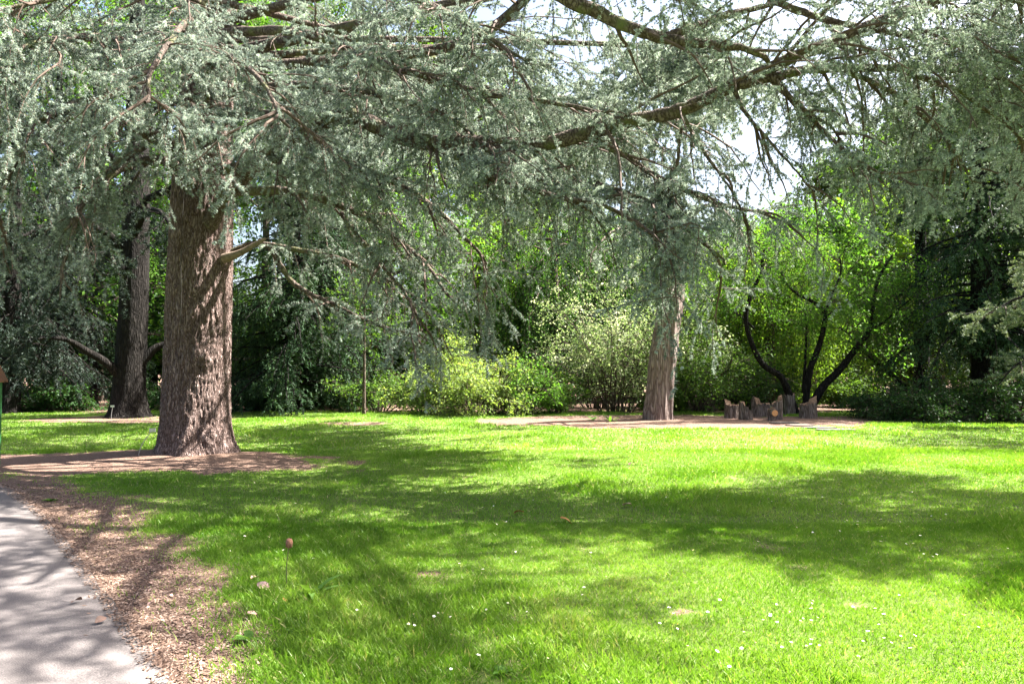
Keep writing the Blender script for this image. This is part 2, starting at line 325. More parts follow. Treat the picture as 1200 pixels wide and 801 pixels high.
# ------------------------------------------------------------ grass
rng = np.random.RandomState(11)
def scatter(rng, n, y0, y1, half=.74, pw=1.0):
    y = y0 + (y1-y0)*rng.rand(n)**pw; x = (rng.rand(n)*2-1)*(half*y+.3); return x, y
gb = MB()
def grass(n, y0, y1, h, w, pw, tuft=1, seed=1):
    r = np.random.RandomState(seed)
    # area density ~ uniform: y pdf proportional to y
    y = np.sqrt(y0**2 + (y1**2-y0**2)*r.rand(n)); x = (r.rand(n)*2-1)*(.74*y+.3)
    d = dirt(x, y); pd = path_signed(x, y)
    keep = (r.rand(n) > d*1.06-.05) & (pd > .03) ; x = x[keep]; y = y[keep]; d = d[keep]; pd = pd[keep]
    tall = 1 + 1.1*sstep(.5, .72, fbm(x*.8+3, y*.8, 31)) + 1.3*(1-sstep(.5, 1.2, ell(x, y, -1.6, 5.6, 1.1, 2.2)))*fbm(x*2, y*2, 8)
    thin = 1-.35*sstep(.2, .7, d)
    k = len(x); hh = h*tall*thin*r.uniform(.5, 1.25, k); ang = r.rand(k)*2*math.pi; lean = r.uniform(.1, .95, k)
    bx = np.stack([x, y, gz(x, y)-.004], 1); D = np.stack([np.cos(ang)*lean, np.sin(ang)*lean, np.ones(k)], 1); D = nrm(D)
    S = nrm(np.stack([-np.sin(ang+r.normal(0, .5, k)), np.cos(ang), np.zeros(k)], 1)); ww = (w*r.uniform(.6, 1.2, k))[:, None]
    mid = bx + D*hh[:, None]*.55; D2 = D.copy(); D2[:, 2] *= .45; tip = mid + nrm(D2)*hh[:, None]*.5
    V = np.stack([bx-S*ww*.5, bx+S*ww*.5, mid+S*ww*.42, tip, mid-S*ww*.42], 1).reshape(-1, 3)
    q = np.arange(k)*5; F = np.stack([q, q+1, q+2, q+3, q+4], 1)
    v = np.clip(.15+.5*fbm(x*1.1, y*1.1, 14)+.25*r.rand(k)+.12*(r.rand(k) > .9)+.35*sstep(.25, .7, d)*r.rand(k)+.22*(fbm(x*2.6+9, y*2.6, 41)-.5)+.15*sstep(.45, .7, fbm(x*.35, y*.35, 77)), 0, 1)
    dry = r.rand(k) > .955; v[dry] = .97+.03*r.rand(dry.sum())
    gb.add(V, F, np.repeat(v, 5))
grass(230000, 3.2, 7.5, .038, .0045, 1, seed=1)
grass(190000, 7.0, 14, .040, .0085, 1, seed=2)
grass(190000, 13.5, 27, .042, .018, 1, seed=3)
go = gb.build("grass", M_grass); tag(go, "sunlit mown lawn grass with longer tufts", "grass", kind='stuff')

# ------------------------------------------------------------ blue cedar
def cedar_foliage(rng, P, Rr, t0, spacing, L2, grav, dens=1.0, hang=.25, side_bias=0., nlen=.034, nw=.009, k=7, sub=0, Lsub=2.0):
    """P polyline of the limb (n,3). Returns (bark MB, foliage MB)."""
    bark = MB(); fol = MB()
    par = [P[None]]; parR = [Rr]
    seg = np.linalg.norm(np.diff(P, axis=0), axis=1).sum()
    src = [(P[None], np.zeros(1, int), seg, t0)]
    if sub:
        m = np.zeros(sub, int); t = np.sort(rng.uniform(t0, .97, sub)); p, T = along(P[None], m, t)
        side = nrm(np.cross(T, [0, 0, 1.])); sg = np.where(rng.rand(sub) < .5+side_bias, 1, -1)[:, None]
        d = nrm(side*sg*rng.uniform(.5, 1, (sub, 1)) + T*rng.uniform(.3, .9, (sub, 1)) + np.array([0, 0, 1])*rng.uniform(-.25, .35, (sub, 1)))
        S = curves(rng, p, d, rng.uniform(.6, 1.2, sub)*Lsub, 9, rng.uniform(.5, 1.6, sub)*grav, .13)
        rr = np.linspace(1, .22, 9)[None]*rng.uniform(.014, .03, (sub, 1)); V, F = tubes(S, rr, 5); bark.add(V, F)
        src.append((S, np.arange(sub), Lsub, .08))
    allL2 = []
    for (Q, _, ln, ta) in src:
        M = len(Q); cnt = max(2, int(ln*(1-ta)/(spacing*1.72))); m = np.repeat(np.arange(M), cnt)
        t = ta + (1-ta)*rng.rand(M*cnt); p, T = along(Q, m, t)
        side = nrm(np.cross(T, [0, 0, 1.])); sg = np.where(rng.rand(len(m)) < .5, 1, -1)[:, None]
        d = nrm(side*sg*rng.uniform(.45, 1, (len(m), 1)) + T*rng.uniform(.2, .9, (len(m), 1)) + np.array([0, 0, 1])*rng.normal(.05, .3, (len(m), 1)))
        hg = rng.rand(len(m)) < hang*.55; g = np.where(hg, rng.uniform(1.8, 4.5, len(m)), rng.uniform(.0, .8, len(m)))*grav
        d[hg, 2] -= .9*grav; 
        LL = L2*rng.uniform(.45, 1.15, len(m))*np.where(hg, 1.15, 1)*(1-.45*np.abs(t-.45))
        C = curves(rng, p, d, LL, 8, g, .11)
        V, F = tubes(C, np.linspace(1, .3, 8)[None]*(.0035+.0045*LL)[:, None], 3); bark.add(V, F)
        allL2.append((C, LL))
    for (C, LL) in allL2:
        M = len(C); c3 = np.maximum(2, (LL/.098*dens)).astype(int); m = np.repeat(np.arange(M), c3)
        t = .1 + .9*rng.rand(len(m)); p, T = along(C, m, t); side = nrm(np.cross(T, rng.normal(0, .22, (len(m), 3))+[0, 0, 1.]))
        sg = np.where(rng.rand(len(m)) < .5, 1, -1)[:, None]
        d = nrm(side*sg*rng.uniform(.35, .95, (len(m), 1)) + T*.75 + rng.normal(0, .13, (len(m), 3)))
        L3 = rng.uniform(.12, .46, len(m))*(1.15-.75*t)
        D = curves(rng, p, d, L3, 5, rng.uniform(.0, .9, len(m))*grav, .07)
        V, F = tubes(D, np.full((len(m), 5), .0024), 3); bark.add(V, F)
        k4 = np.maximum(3, (L3/(.0125 if nlen < .04 else .022))).astype(int); m4 = np.repeat(np.arange(len(m)), k4); p4, T4 = along(D, m4, rng.rand(len(m4))**.85)
        V, F, v = needles(rng, p4, T4, k, nlen, nw); 
        clump = np.repeat(np.clip(rng.rand(len(m)), 0, 1), k4); v = .55*v+.45*np.repeat(clump, k*3); fol.add(V, F, v)
        k5 = np.maximum(2, (LL/.03)).astype(int); m5 = np.repeat(np.arange(M), k5); p5, T5 = along(C, m5, .25+.75*rng.rand(len(m5)))
        V, F, v = needles(rng, p5, T5, k, nlen, nw); fol.add(V, F, v)
    return bark, fol

CB = gnd(227, 533); CB[2] = 0
cedar = empty("cedar_tree", CB, "massive blue cedar with scaly reddish brown trunk and long silvery boughs over the lawn", "tree")
# trunk: ridged surface with a flared, lobed base
nz_, na = 420, 220
z = np.linspace(-.1, 17, nz_)**1.0; z = np.concatenate([np.linspace(-.1, 8, 330), np.linspace(8.1, 17, 90)])
ctrl = spline([(-.1, 0, 0), (1.0, .02, 0), (3.0, .06, .0), (5.0, .10, 0), (7.0, .16, 0), (10., .3, .1), (17., .4, .2)], 400)
cxs = np.interp(z, ctrl[:, 0], ctrl[:, 1]); cys = np.interp(z, ctrl[:, 0], ctrl[:, 2])
rad = np.interp(z, [-.1, .05, .25, .6, 1.4, 3, 4.6, 6, 8, 17], [.76, .70, .62, .575, .55, .54, .51, .46, .38, .12])
th = np.linspace(0, 2*math.pi, na, endpoint=False); TH, ZZ = np.meshgrid(th, z)
lobes = .06*np.sin(3*TH+.6)+.05*np.sin(5*TH+2)+.03*np.sin(8*TH)
RR = rad[:, None]*(1+lobes*np.exp(-np.maximum(ZZ, 0)*1.6)*1.4+.012*np.sin(3*TH+ZZ*.5))
rid = fbm(TH*18/math.pi*1.6 + 1.2*(fbm(TH*3, ZZ*2.2, 52)-.5), ZZ*3.2, 50, 3); rid = 1-np.abs(rid-.5)*4
fine = fbm(TH*60/math.pi*1.5, ZZ*16, 51, 3)-.5
RR = RR + .032*rid + .024*fine
for (a0, z0, s, am) in ((-1.1, 1.75, .16, .055), (-.75, 1.8, .2, .045), (-1.35, 2.5, .10, .03), (-.72, .35, .15, .09), (-1.9, 3.1, .12, .03)):
    da = (TH-(a0 % (2*math.pi))+math.pi) % (2*math.pi)-math.pi
    q = np.hypot(da*.6, ZZ-z0)/s; RR = RR + am*(np.exp(-q**2)-.55*np.exp(-(q*2.4)**2))
V = np.stack([CB[0]+cxs[:, None]+RR*np.cos(TH), CB[1]+cys[:, None]+RR*np.sin(TH), ZZ], -1).reshape(-1, 3)
idx = np.arange(len(z)*na).reshape(len(z), na); nx = np.roll(idx, -1, 1)
F = np.stack([idx[:-1], nx[:-1], nx[1:], idx[1:]], -1).reshape(-1, 4)
MB().add(V, F, np.clip(rid.ravel(), 0, 1)).build("trunk", M_bark, cedar, smooth=True)
# bare wire running down the bark
wz = np.linspace(2.35, 5.6, 30); wx = CB[0]+.02+.01*np.sin(wz*3); wr = np.interp(wz, [2, 4.6, 6], [.64, .60, .55])
V, F = tubes(np.stack([wx, CB[1]-wr-.03+.01*np.sin(wz*7), wz], 1), np.full(30, .005), 5)
MB().add(V, F).build("wire", plain("dull_wire", (.05, .045, .04), .5, .5), cedar)

def limb(tree, pts, r0, r1, seed, t0=.15, spacing=.16, L2=1.0, grav=1., dens=1., hang=.25, sub=0, Lsub=2., name="limb", bias=0., k=7, world=False, shade=False, nlen=.029, nw=.008):
    rng = np.random.RandomState(seed)
    if shade:
        W = []
        for q in pts:
            if len(q) == 1: W += [(CB[0]+.1, CB[1], q[0]), (CB[0]+.8, CB[1]-.3, q[0]+.35)]; continue
            g = gnd(q[0], q[1]); k_ = q[2]/sv[2]; W.append((g[0]+sv[0]*k_, g[1]+sv[1]*k_, q[2]))
        world = True; pts = W
    W = np.array(pts if world else [[*at(a, b, c)] for (a, b, c) in pts], float); P = spline(W, 8*len(W))
    n = len(P); P[1:-1] += np.cumsum(rng.normal(0, .006, (n, 3)), 0)[1:-1]
    Rr = np.linspace(r0, r1, n)*(1+.06*np.sin(np.arange(n)*1.7+seed))
    V, F = tubes(P, Rr, 12); b = MB().add(V, F); lo = b.build(name, M_limb, tree, smooth=True)
    bk, fo = cedar_foliage(rng, P, Rr, t0, spacing, L2, grav, dens, hang, bias, nlen=nlen, nw=nw, sub=sub, Lsub=Lsub, k=k)
    bk.build("branchlets", M_cedartwig, lo, origin=parent_origin(tree)); fo.build("needle_foliage", M_cedar, lo, origin=parent_origin(tree))
    return lo
OV = dict(r0=.10, r1=.03, spacing=.16, L2=1.2, hang=.15, sub=11, Lsub=1.7, dens=.7)
OW = dict(r0=.12, r1=.035, spacing=.14, L2=1.4, hang=.15, sub=16, Lsub=2.0, dens=.9)
OR = dict(r0=.07, r1=.03, spacing=.06, L2=1.6, hang=.15, sub=16, Lsub=2.3, dens=.6, nlen=.06, nw=.02, k=5)
OP = dict(r0=.06, r1=.02, spacing=.036, L2=1.1, hang=.25, sub=14, Lsub=1.5)
LIMBS = [
 # the long boughs that sweep across the picture
 dict(pts=[(246,262,12.9),(262,232,12.7),(292,200,12.4),(350,158,11.8),(410,136,11.2),(480,163,10.8),(550,168,10.5),(625,170,10.2),(700,152,9.9),(760,141,9.7),(805,132,9.5),(858,106,9.3),(905,84,9.1),(965,60,8.9),(1040,28,8.8),(1130,0,8.9),(1260,-10,9.2),(1400,30,9.6)], r0=.15, r1=.05, seed=1, t0=.2, spacing=.17, L2=1.0, hang=.38, sub=32, Lsub=1.9),
 dict(pts=[(868,98,9.25),(905,90,9.2),(960,80,9.3),(1040,81,9.5),(1130,88,9.8),(1220,115,10.2),(1330,160,10.8)], r0=.07, r1=.03, seed=2, t0=.15, spacing=.11, L2=1.1, hang=.45, sub=16, Lsub=1.9),
 dict(pts=[(520,-90,9.5),(600,-45,9.0),(660,-4,8.7),(715,22,8.6),(770,42,8.5),(820,52,8.5),(862,58,8.5),(900,72,8.5)], r0=.11, r1=.03, seed=3, t0=.35, spacing=.38, L2=.7, hang=.25, sub=5, Lsub=1.2, dens=.7),
 dict(pts=[(780,43,8.5),(825,25,8.6),(865,12,8.8),(910,0,9.0),(980,-30,9.4)], r0=.06, r1=.02, seed=4, t0=.1, spacing=.25, L2=.7, hang=.25, sub=3, Lsub=1.2, dens=.7),
 dict(pts=[(490,168,10.9),(545,186,10.7),(605,206,10.5),(680,216,10.3),(740,236,10.1),(800,270,9.9),(850,310,9.8)], r0=.06, r1=.02, seed=5, t0=.05, spacing=.11, L2=1.0, hang=.5, sub=14, Lsub=1.3),
 dict(pts=[(690,160,10.),(730,185,9.9),(780,215,9.8),(840,240,9.8),(900,250,9.9)], r0=.05, r1=.02, seed=6, t0=.05, spacing=.12, L2=.9, hang=.55, sub=8, Lsub=1.2),
 dict(pts=[(500,165,10.9),(560,200,10.2),(640,230,9.6),(720,250,9.4),(780,300,9.3)], r0=.05, r1=.02, seed=7, t0=.05, spacing=.12, L2=1.0, hang=.5, sub=9, Lsub=1.3),
 # middle ground, above the big bough
 dict(pts=[(245,40,12.9),(350,40,11.6),(450,75,10.9),(560,110,10.4),(650,120,9.9),(720,130,9.6)], r0=.09, r1=.015, seed=8, t0=.2, spacing=.11, L2=1.1, hang=.3, sub=18, Lsub=1.6),
 dict(pts=[(245,-40,12.9),(360,-40,11.3),(480,-10,10.8),(560,30,10),(620,70,9.7)], r0=.08, r1=.015, seed=9, t0=.2, spacing=.12, L2=1.1, hang=.3, sub=14, Lsub=1.7),
 dict(pts=[(250,110,12.8),(340,100,11.6),(430,110,11.4),(520,140,10.8),(600,200,10.4)], r0=.09, r1=.015, seed=10, t0=.2, spacing=.11, L2=1.1, hang=.4, sub=16, Lsub=1.5),
 # left of and in front of the trunk
 dict(pts=[(232,180,13.0),(196,168,12.4),(150,140,11.8),(110,120,11.3),(50,145,10.8),(-20,185,10.4)], r0=.16, r1=.03, seed=11, t0=.2, spacing=.11, L2=1.2, hang=.4, sub=16, Lsub=1.5),
 dict(pts=[(238,90,13.1),(190,60,12),(110,45,10.8),(20,60,9.8),(-60,100,9.2)], r0=.09, r1=.02, seed=12, t0=.15, spacing=.11, L2=1.2, hang=.35, sub=16, Lsub=1.6),
 dict(pts=[(238,30,13.1),(230,0,12),(180,-20,10.6),(90,-10,9.4),(0,10,8.8)], r0=.09, r1=.02, seed=13, t0=.15, spacing=.12, L2=1.2, hang=.35, sub=13, Lsub=1.6),
 dict(pts=[(240,120,12.9),(246,80,12),(270,70,10.8),(310,100,9.8),(340,150,9.2)], r0=.07, r1=.02, seed=14, t0=.15, spacing=.11, L2=1.1, hang=.35, sub=13, Lsub=1.3),
 dict(pts=[(236,70,12.8),(220,30,11.6),(210,30,10.2),(180,70,9.2),(170,120,8.8)], r0=.07, r1=.02, seed=15, t0=.15, spacing=.11, L2=1.1, hang=.3, sub=12, Lsub=1.3),
 dict(pts=[(225,215,12.8),(200,190,12.2),(160,190,11.6),(110,225,11.1),(75,270,10.8)], r0=.10, r1=.02, seed=16, t0=.3, spacing=.12, L2=.9, hang=.6, sub=8, Lsub=1.1),
 dict(pts=[(232,160,12.7),(225,130,11.8),(230,130,10.8),(240,150,10.)], r0=.09, r1=.02, seed=17, t0=.3, spacing=.11, L2=.75, hang=.25, sub=8, Lsub=.8),
 dict(pts=[(246,150,12.9),(290,130,12),(350,150,11),(410,200,10.3)], r0=.10, r1=.02, seed=18, t0=.2, spacing=.11, L2=1.0, hang=.4, sub=10, Lsub=1.3),
 # lower right of the trunk, drooping to head height
 dict(pts=[(262,225,12.9),(340,225,12.0),(420,250,11.7),(490,300,11.6),(535,355,11.2)], r0=.09, r1=.02, seed=19, t0=.2, spacing=.11, L2=.95, hang=.55, sub=13, Lsub=1.3),
 dict(pts=[(262,300,13.4),(300,287,13.2),(340,292,12.9),(400,304,12.4),(460,330,12),(505,365,11.7)], r0=.07, r1=.015, seed=20, t0=.25, spacing=.13, L2=.9, hang=.5, sub=7, Lsub=1.1),
 dict(pts=[(318,290,13.),(330,312,12.9),(350,336,12.8),(390,360,12.6),(445,384,12.4),(500,392,12.2)], r0=.06, r1=.02, seed=21, t0=.3, spacing=.14, L2=.8, hang=.5, sub=6, Lsub=.9),
 dict(pts=[(262,200,12.8),(330,190,12.0),(420,200,11.6),(500,240,11.5),(570,310,11.3)], r0=.10, r1=.02, seed=22, t0=.2, spacing=.11, L2=1.1, hang=.5, sub=14, Lsub=1.5),
 # right-hand drooping sprays
 dict(pts=[(905,95,9.2),(950,140,9.1),(1000,185,9.0),(1050,215,9.0)], r0=.035, r1=.012, seed=23, t0=.15, spacing=.09, L2=.8, hang=.5, sub=7, Lsub=.9),
 dict(pts=[(990,82,9.4),(1050,110,9.3),(1110,160,9.3),(1150,215,9.3)], r0=.04, r1=.012, seed=24, t0=.1, spacing=.09, L2=.8, hang=.5, sub=9, Lsub=.9),
 dict(pts=[(1060,82,9.5),(1120,105,9.6),(1180,150,9.7),(1230,200,9.8)], r0=.04, r1=.012, seed=25, t0=.1, spacing=.09, L2=.8, hang=.5, sub=9, Lsub=1.),
 dict(pts=[(900,0,9.4),(980,30,9.2),(1060,45,9.2),(1140,60,9.4),(1230,80,9.8)], r0=.05, r1=.02, seed=26, t0=.1, spacing=.10, L2=.9, hang=.35, sub=13, Lsub=1.3),
 dict(pts=[(1000,-40,9.4),(1080,-10,9.),(1160,0,9.),(1250,10,9.4),(1400,60,10)], r0=.05, r1=.02, seed=27, t0=.1, spacing=.12, L2=1.0, hang=.35, sub=14, Lsub=1.4),
 # continuation to the right, mostly beyond the frame: it shades the lawn
 # higher boughs above the frame, towards the camera
 dict(pts=[(250,-160,13.2),(380,-220,11),(520,-260,9.4),(640,-260,8.4),(760,-230,8)], r0=.08, r1=.02, seed=30, t0=.3, spacing=.17, L2=1.2, hang=.3, sub=14, Lsub=1.8, dens=.8),
 dict(pts=[(245,-150,13.4),(120,-180,13),(-20,-150,12.4),(-140,-80,12)], r0=.12, r1=.02, seed=32, t0=.2, spacing=.2, L2=1.2, hang=.3, sub=8, Lsub=1.6, dens=.7),
 dict(pts=[(240,20,13.5),(272,0,16),(330,0,18.5),(400,30,20.5)], r0=.07, r1=.02, seed=33, t0=.2, spacing=.2, L2=1.2, hang=.3, sub=9, Lsub=1.6, dens=.7),
 dict(pts=[(862,108,9.3),(885,145,9.2),(920,185,9.2),(955,225,9.2)], r0=.03, r1=.008, seed=53, t0=.1, spacing=.14, L2=.7, hang=.5, sub=5, Lsub=.9, dens=.8),
 dict(pts=[(800,134,9.5),(830,180,9.4),(860,225,9.4),(885,275,9.4)], r0=.03, r1=.008, seed=54, t0=.1, spacing=.14, L2=.7, hang=.5, sub=5, Lsub=.9, dens=.8),
 dict(pts=[(905,88,9.1),(935,120,9.),(975,150,9.),(1010,200,9.)], r0=.03, r1=.008, seed=55, t0=.1, spacing=.12, L2=.7, hang=.6, sub=5, Lsub=.9, dens=.9),
 dict(pts=[(170,170,11.8),(125,205,11.3),(95,250,10.9),(75,310,10.7),(70,350,10.6)], r0=.06, r1=.012, seed=56, t0=.1, spacing=.11, L2=.8, hang=.7, sub=8, Lsub=.9),
 dict(pts=[(60,150,10.8),(20,190,10.5),(0,240,10.4),(-20,300,10.4)], r0=.06, r1=.012, seed=57, t0=.1, spacing=.11, L2=.8, hang=.7, sub=7, Lsub=.9),
 dict(pts=[(400,250,11.6),(440,300,11.3),(480,350,11.1),(500,400,11.)], r0=.04, r1=.012, seed=58, t0=.1, spacing=.12, L2=.7, hang=.7, sub=6, Lsub=.9),
 dict(pts=[(700,214,10.2),(740,225,9.9),(770,240,9.7),(790,265,9.6),(802,300,9.6)], r0=.035, r1=.01, seed=59, t0=.1, spacing=.07, L2=.8, hang=1., sub=7, Lsub=.9),
 dict(pts=[(800,134,9.7),(795,180,9.8),(788,215,9.8),(780,250,9.8)], r0=.03, r1=.01, seed=60, t0=.1, spacing=.07, L2=.8, hang=.8, sub=6, Lsub=.8),
 # boughs added overhead for their shade, given by where it lies and their height
 dict(shade=True, pts=[(6.6,),(115,556,7.2),(125,600,7.2),(90,640,6.9),(30,690,6.5)], seed=40, t0=.3, **OW),
 dict(shade=True, pts=[(7.0,),(240,585,7.8),(190,640,8.0),(150,700,7.8),(90,780,7.4)], seed=41, t0=.4, **OW),
 dict(shade=True, pts=[(7.6,),(240,600,8.2),(360,625,8.4),(430,690,8.2),(520,760,8)], seed=42, t0=.4, **OV),
 dict(shade=True, pts=[(8.0,),(360,610,8.4),(430,650,8.7),(490,700,8.4),(550,770,8)], seed=43, t0=.4, **OV),
 dict(shade=True, pts=[(8.4,),(330,570,8.8),(330,640,8.8),(390,730,8.4)], seed=44, t0=.45, **OV),
 dict(shade=True, pts=[(6.9,),(200,540,8.),(100,525,8.2),(0,515,8)], seed=45, t0=.6, **OR),
 dict(shade=True, pts=[(7.4,),(270,520,8),(200,505,8.2),(90,500,8)], seed=46, t0=.6, **OR),
 dict(shade=True, pts=[(7.8,),(330,520,8),(360,505,8),(380,495,7.6)], seed=47, t0=.3, **OR),
 dict(shade=True, pts=[(7.2,),(340,545,7.8),(420,540,7.8),(480,552,7.4)], seed=48, t0=.4, **OR),
 dict(shade=True, pts=[(7.0,),(320,530,7.2),(400,520,7),(460,510,6.6)], seed=49, t0=.4, **OR),
 # unseen right-hand foliage above the frame, added to shade the lawn
 dict(shade=True, pts=[(790,590,8.),(850,592,8.),(950,600,7.9),(1080,600,7.8),(1230,610,7.8)], seed=50, t0=0, **OP),
 dict(shade=True, pts=[(800,618,7.7),(900,634,7.6),(1040,642,7.5),(1200,662,7.5)], seed=51, t0=0, **OP),
 dict(shade=True, pts=[(860,572,8.4),(1000,570,8.4),(1200,578,8.4)], seed=52, t0=0, **OP),
 dict(pts=[(240,60,13.6),(170,40,15),(80,50,16.5),(0,90,17.5)], r0=.12, r1=.02, seed=34, t0=.2, spacing=.2, L2=1.2, hang=.3, sub=9, Lsub=1.6, dens=.7),
]
for d in LIMBS: limb(cedar, **d)
# pale broken stub at head height
sp = np.array([at(262, 303, 13.0), at(282, 296, 12.9), at(303, 284, 12.8), at(312, 279, 12.8)]); V, F = tubes(spline(sp, 9), np.array([.09, .08, .065, .055, .05, .045, .04, .03, .015]), 9)
so_ = MB().add(V, F).build("broken_stub", plain("bleached_wood", (.17, .125, .09), .8, noise=.3, scale=18, bump=.8), cedar, smooth=True)

# ------------------------------------------------------------ tree builders
def trunk_mesh(tree, pts, radii, mat, rng, sides=16, name="trunk", flute=0., ridges=5):
    P = spline(np.column_stack([pts, radii]), max(16, 7*len(pts))); Rr = np.maximum(P[:, 3], .01); P = P[:, :3]
    V, F = tubes(P, Rr, sides); V = V.reshape(len(P), sides, 3)
    th = np.arange(sides)*2*math.pi/sides; ph = rng.rand(4)*6
    prof = sum(np.sin(k*th[None]+ph[i]+P[:, 2:3]*.25*(i-1))/(i+1.5) for i, k in enumerate((2, 3, ridges, ridges*2-1)))
    V = P[:, None]+(V-P[:, None])*(1+(.05+flute)*prof)[..., None]
    return MB().add(V.reshape(-1, 3), F).build(name, mat, tree, smooth=True), P, Rr
def leafy(rng, starts, dirs, L1, g1, nb, Lb, gb, nt_, Lt, gt, nl, lsize, spread=.12, up=.6, wob=.16, r0=.06, aspect=.6, sides=5):
    """limbs -> branches -> twigs -> leaves"""
    wood = MB(); fol = MB(); M = len(starts); A = curves(rng, starts, dirs, L1, 9, g1, wob); L1 = np.broadcast_to(L1, (M,))
    V, F = tubes(A, np.linspace(1, .25, 9)[None]*(r0*np.ones(M))[:, None], sides+1); wood.add(V, F)
    m = np.repeat(np.arange(M), nb); t = rng.uniform(.25, 1, len(m)); p, T = along(A, m, t)
    d = nrm(T*.6+rng.normal(0, .55, (len(m), 3))+np.array([0, 0, .12])); B = curves(rng, p, d, Lb*rng.uniform(.5, 1.2, len(m)), 7, gb, wob)
    V, F = tubes(B, np.linspace(1, .3, 7)[None]*r0*.32, 4); wood.add(V, F)
    m2 = np.repeat(np.arange(len(B)), nt_); t = rng.uniform(.3, 1, len(m2)); p, T = along(B, m2, t)
    d = nrm(T*.6+rng.normal(0, .6, (len(m2), 3))); C = curves(rng, p, d, Lt*rng.uniform(.5, 1.2, len(m2)), 5, gt, .14)
    V, F = tubes(C, np.full((len(m2), 5), r0*.1), 3); wood.add(V, F)
    m3 = np.repeat(np.arange(len(C)), nl); p, T = along(C, m3, rng.uniform(.05, 1, len(m3)))
    p = p + rng.normal(0, 1, p.shape)*np.array([spread, spread, spread*.55])
    cl = rng.rand(len(C)); br = np.repeat(rng.rand(len(B)), nt_); v = np.clip(.35*cl[m3]+.3*br[m3]+.35*rng.rand(len(m3)), 0, 1)
    V, F, v = leaves(rng, p, lsize, up=up, aspect=aspect, var=v, dirs=T*.6+np.array([0, 0, -.25])); fol.add(V, F, v)
    return wood, fol
def broadleaf(base, H, Rc, zb, label, leaf=M_gbright, bark=M_bark3, seed=0, r=.2, nl=9, lsize=.14, name="broadleaf_tree", nlimb=16, group=None, lean=(0, 0), cat="tree", nb=8, nt_=6):
    rng = np.random.RandomState(seed); b = np.array([base[0], base[1], 0.]); tr = empty(name, b, label, cat, group)
    top = b+[lean[0], lean[1], H*.86]
    _, P, Rr = trunk_mesh(tr, np.array([b-[0, 0, .1], b+[lean[0]*.2, lean[1]*.2, H*.25], b+[lean[0]*.55, lean[1]*.55, H*.55], top]), [r*1.3, r, r*.7, r*.15], bark, rng)
    zr = rng.uniform(0, 1, nlimb); t = (zb/H+ (1-zb/H)*zr)*.98; p, T = along(P[None], np.zeros(nlimb, int), np.clip(t/.9, 0, .99))
    a = rng.rand(nlimb)*6.283+np.arange(nlimb)*2.4; el = rng.uniform(-.05, .6, nlimb)+zr*.5
    d = np.stack([np.cos(a)*np.cos(el), np.sin(a)*np.cos(el), np.sin(el)], 1)
    L1 = Rc*rng.uniform(.7, 1.1, nlimb)*np.sqrt(np.clip(1.08-zr*zr, .15, 1)); k = Rc/4.
    w, f = leafy(rng, p, d, L1, .35, nb, 1.7*k, .3, nt_, .85*k, .5, nl, lsize, spread=.16*k+.05, r0=r*.35)
    w.build("branches", bark, tr); f.build("crown", leaf, tr); return tr
def conifer(base, H, Rc, zb, label, leaf=M_con, bark=M_bark2, seed=0, r=.3, dens=1., droop=.9, name="conifer_tree", hang=.5, group=None, lsize=.15, zt=0.):
    rng = np.random.RandomState(seed); b = np.array([base[0], base[1], 0.]); tr = empty(name, b, label, "tree", group)
    trunk_mesh(tr, np.array([b-[0, 0, .1], b+[0, 0, 1.], b+[.05, 0, H*.5], b+[0, 0, H]]), [r*1.35, r, r*.6, .03], bark, rng)
    n = int((H-zb)*12*dens); z = zb+(H-zb)*rng.rand(n)**1.15; a = rng.rand(n)*6.283
    L = Rc*np.clip(1-(z/H)**1.4, .06, 1)*rng.uniform(.65, 1.1, n)
    p = np.stack([b[0]+0*a, b[1]+0*a, z], 1); d = np.stack([np.cos(a), np.sin(a), .15+0*a], 1)
    A = curves(rng, p, d, L, 8, droop*rng.uniform(.6, 1.3, n), .07); w = MB(); V, F = tubes(A, np.linspace(1, .2, 8)[None]*(.012+.010*L)[:, None], 4); w.add(V, F)
    nb = np.maximum(3, (L/.16)).astype(int); m = np.repeat(np.arange(n), nb); t = rng.uniform(.12, 1, len(m)); q, T = along(A, m, t)
    side = nrm(np.cross(T, [0, 0, 1.]))*np.where(rng.rand(len(m)) < .5, 1, -1)[:, None]; hg = (rng.rand(len(m)) < hang)
    d = nrm(side*.8+T*.6+np.array([0, 0, 1])*np.where(hg, -1.3, -.1)[:, None]); Lb = (.28*L[m]+.25)*rng.uniform(.5, 1.1, len(m))*(1.2-t*.6)
    B = curves(rng, q, d, Lb, 5, .9, .1); V, F = tubes(B, np.full((len(m), 5), .006), 3); w.add(V, F)
    nl = np.maximum(4, (Lb/.035)).astype(int); m3 = np.repeat(np.arange(len(B)), nl); c, T3 = along(B, m3, rng.rand(len(m3)))
    X = nrm(np.cross(T3, rng.normal(0, 1, c.shape)+[0, 0, 1.])); dd = nrm(T3*.7+X*rng.choice([-1, 1], (len(c), 1))*.8+[0, 0, -.25])
    br = rng.rand(n)[m][m3]; v = np.clip(.45*br+.55*rng.rand(len(c)), 0, 1)
    V, F, v = leaves(rng, c+dd*lsize*.4, lsize, up=.4, aspect=.26, var=v, dirs=dd); f = MB().add(V, F, v)
    w.build("branches", bark, tr); f.build("crown", leaf, tr); return tr
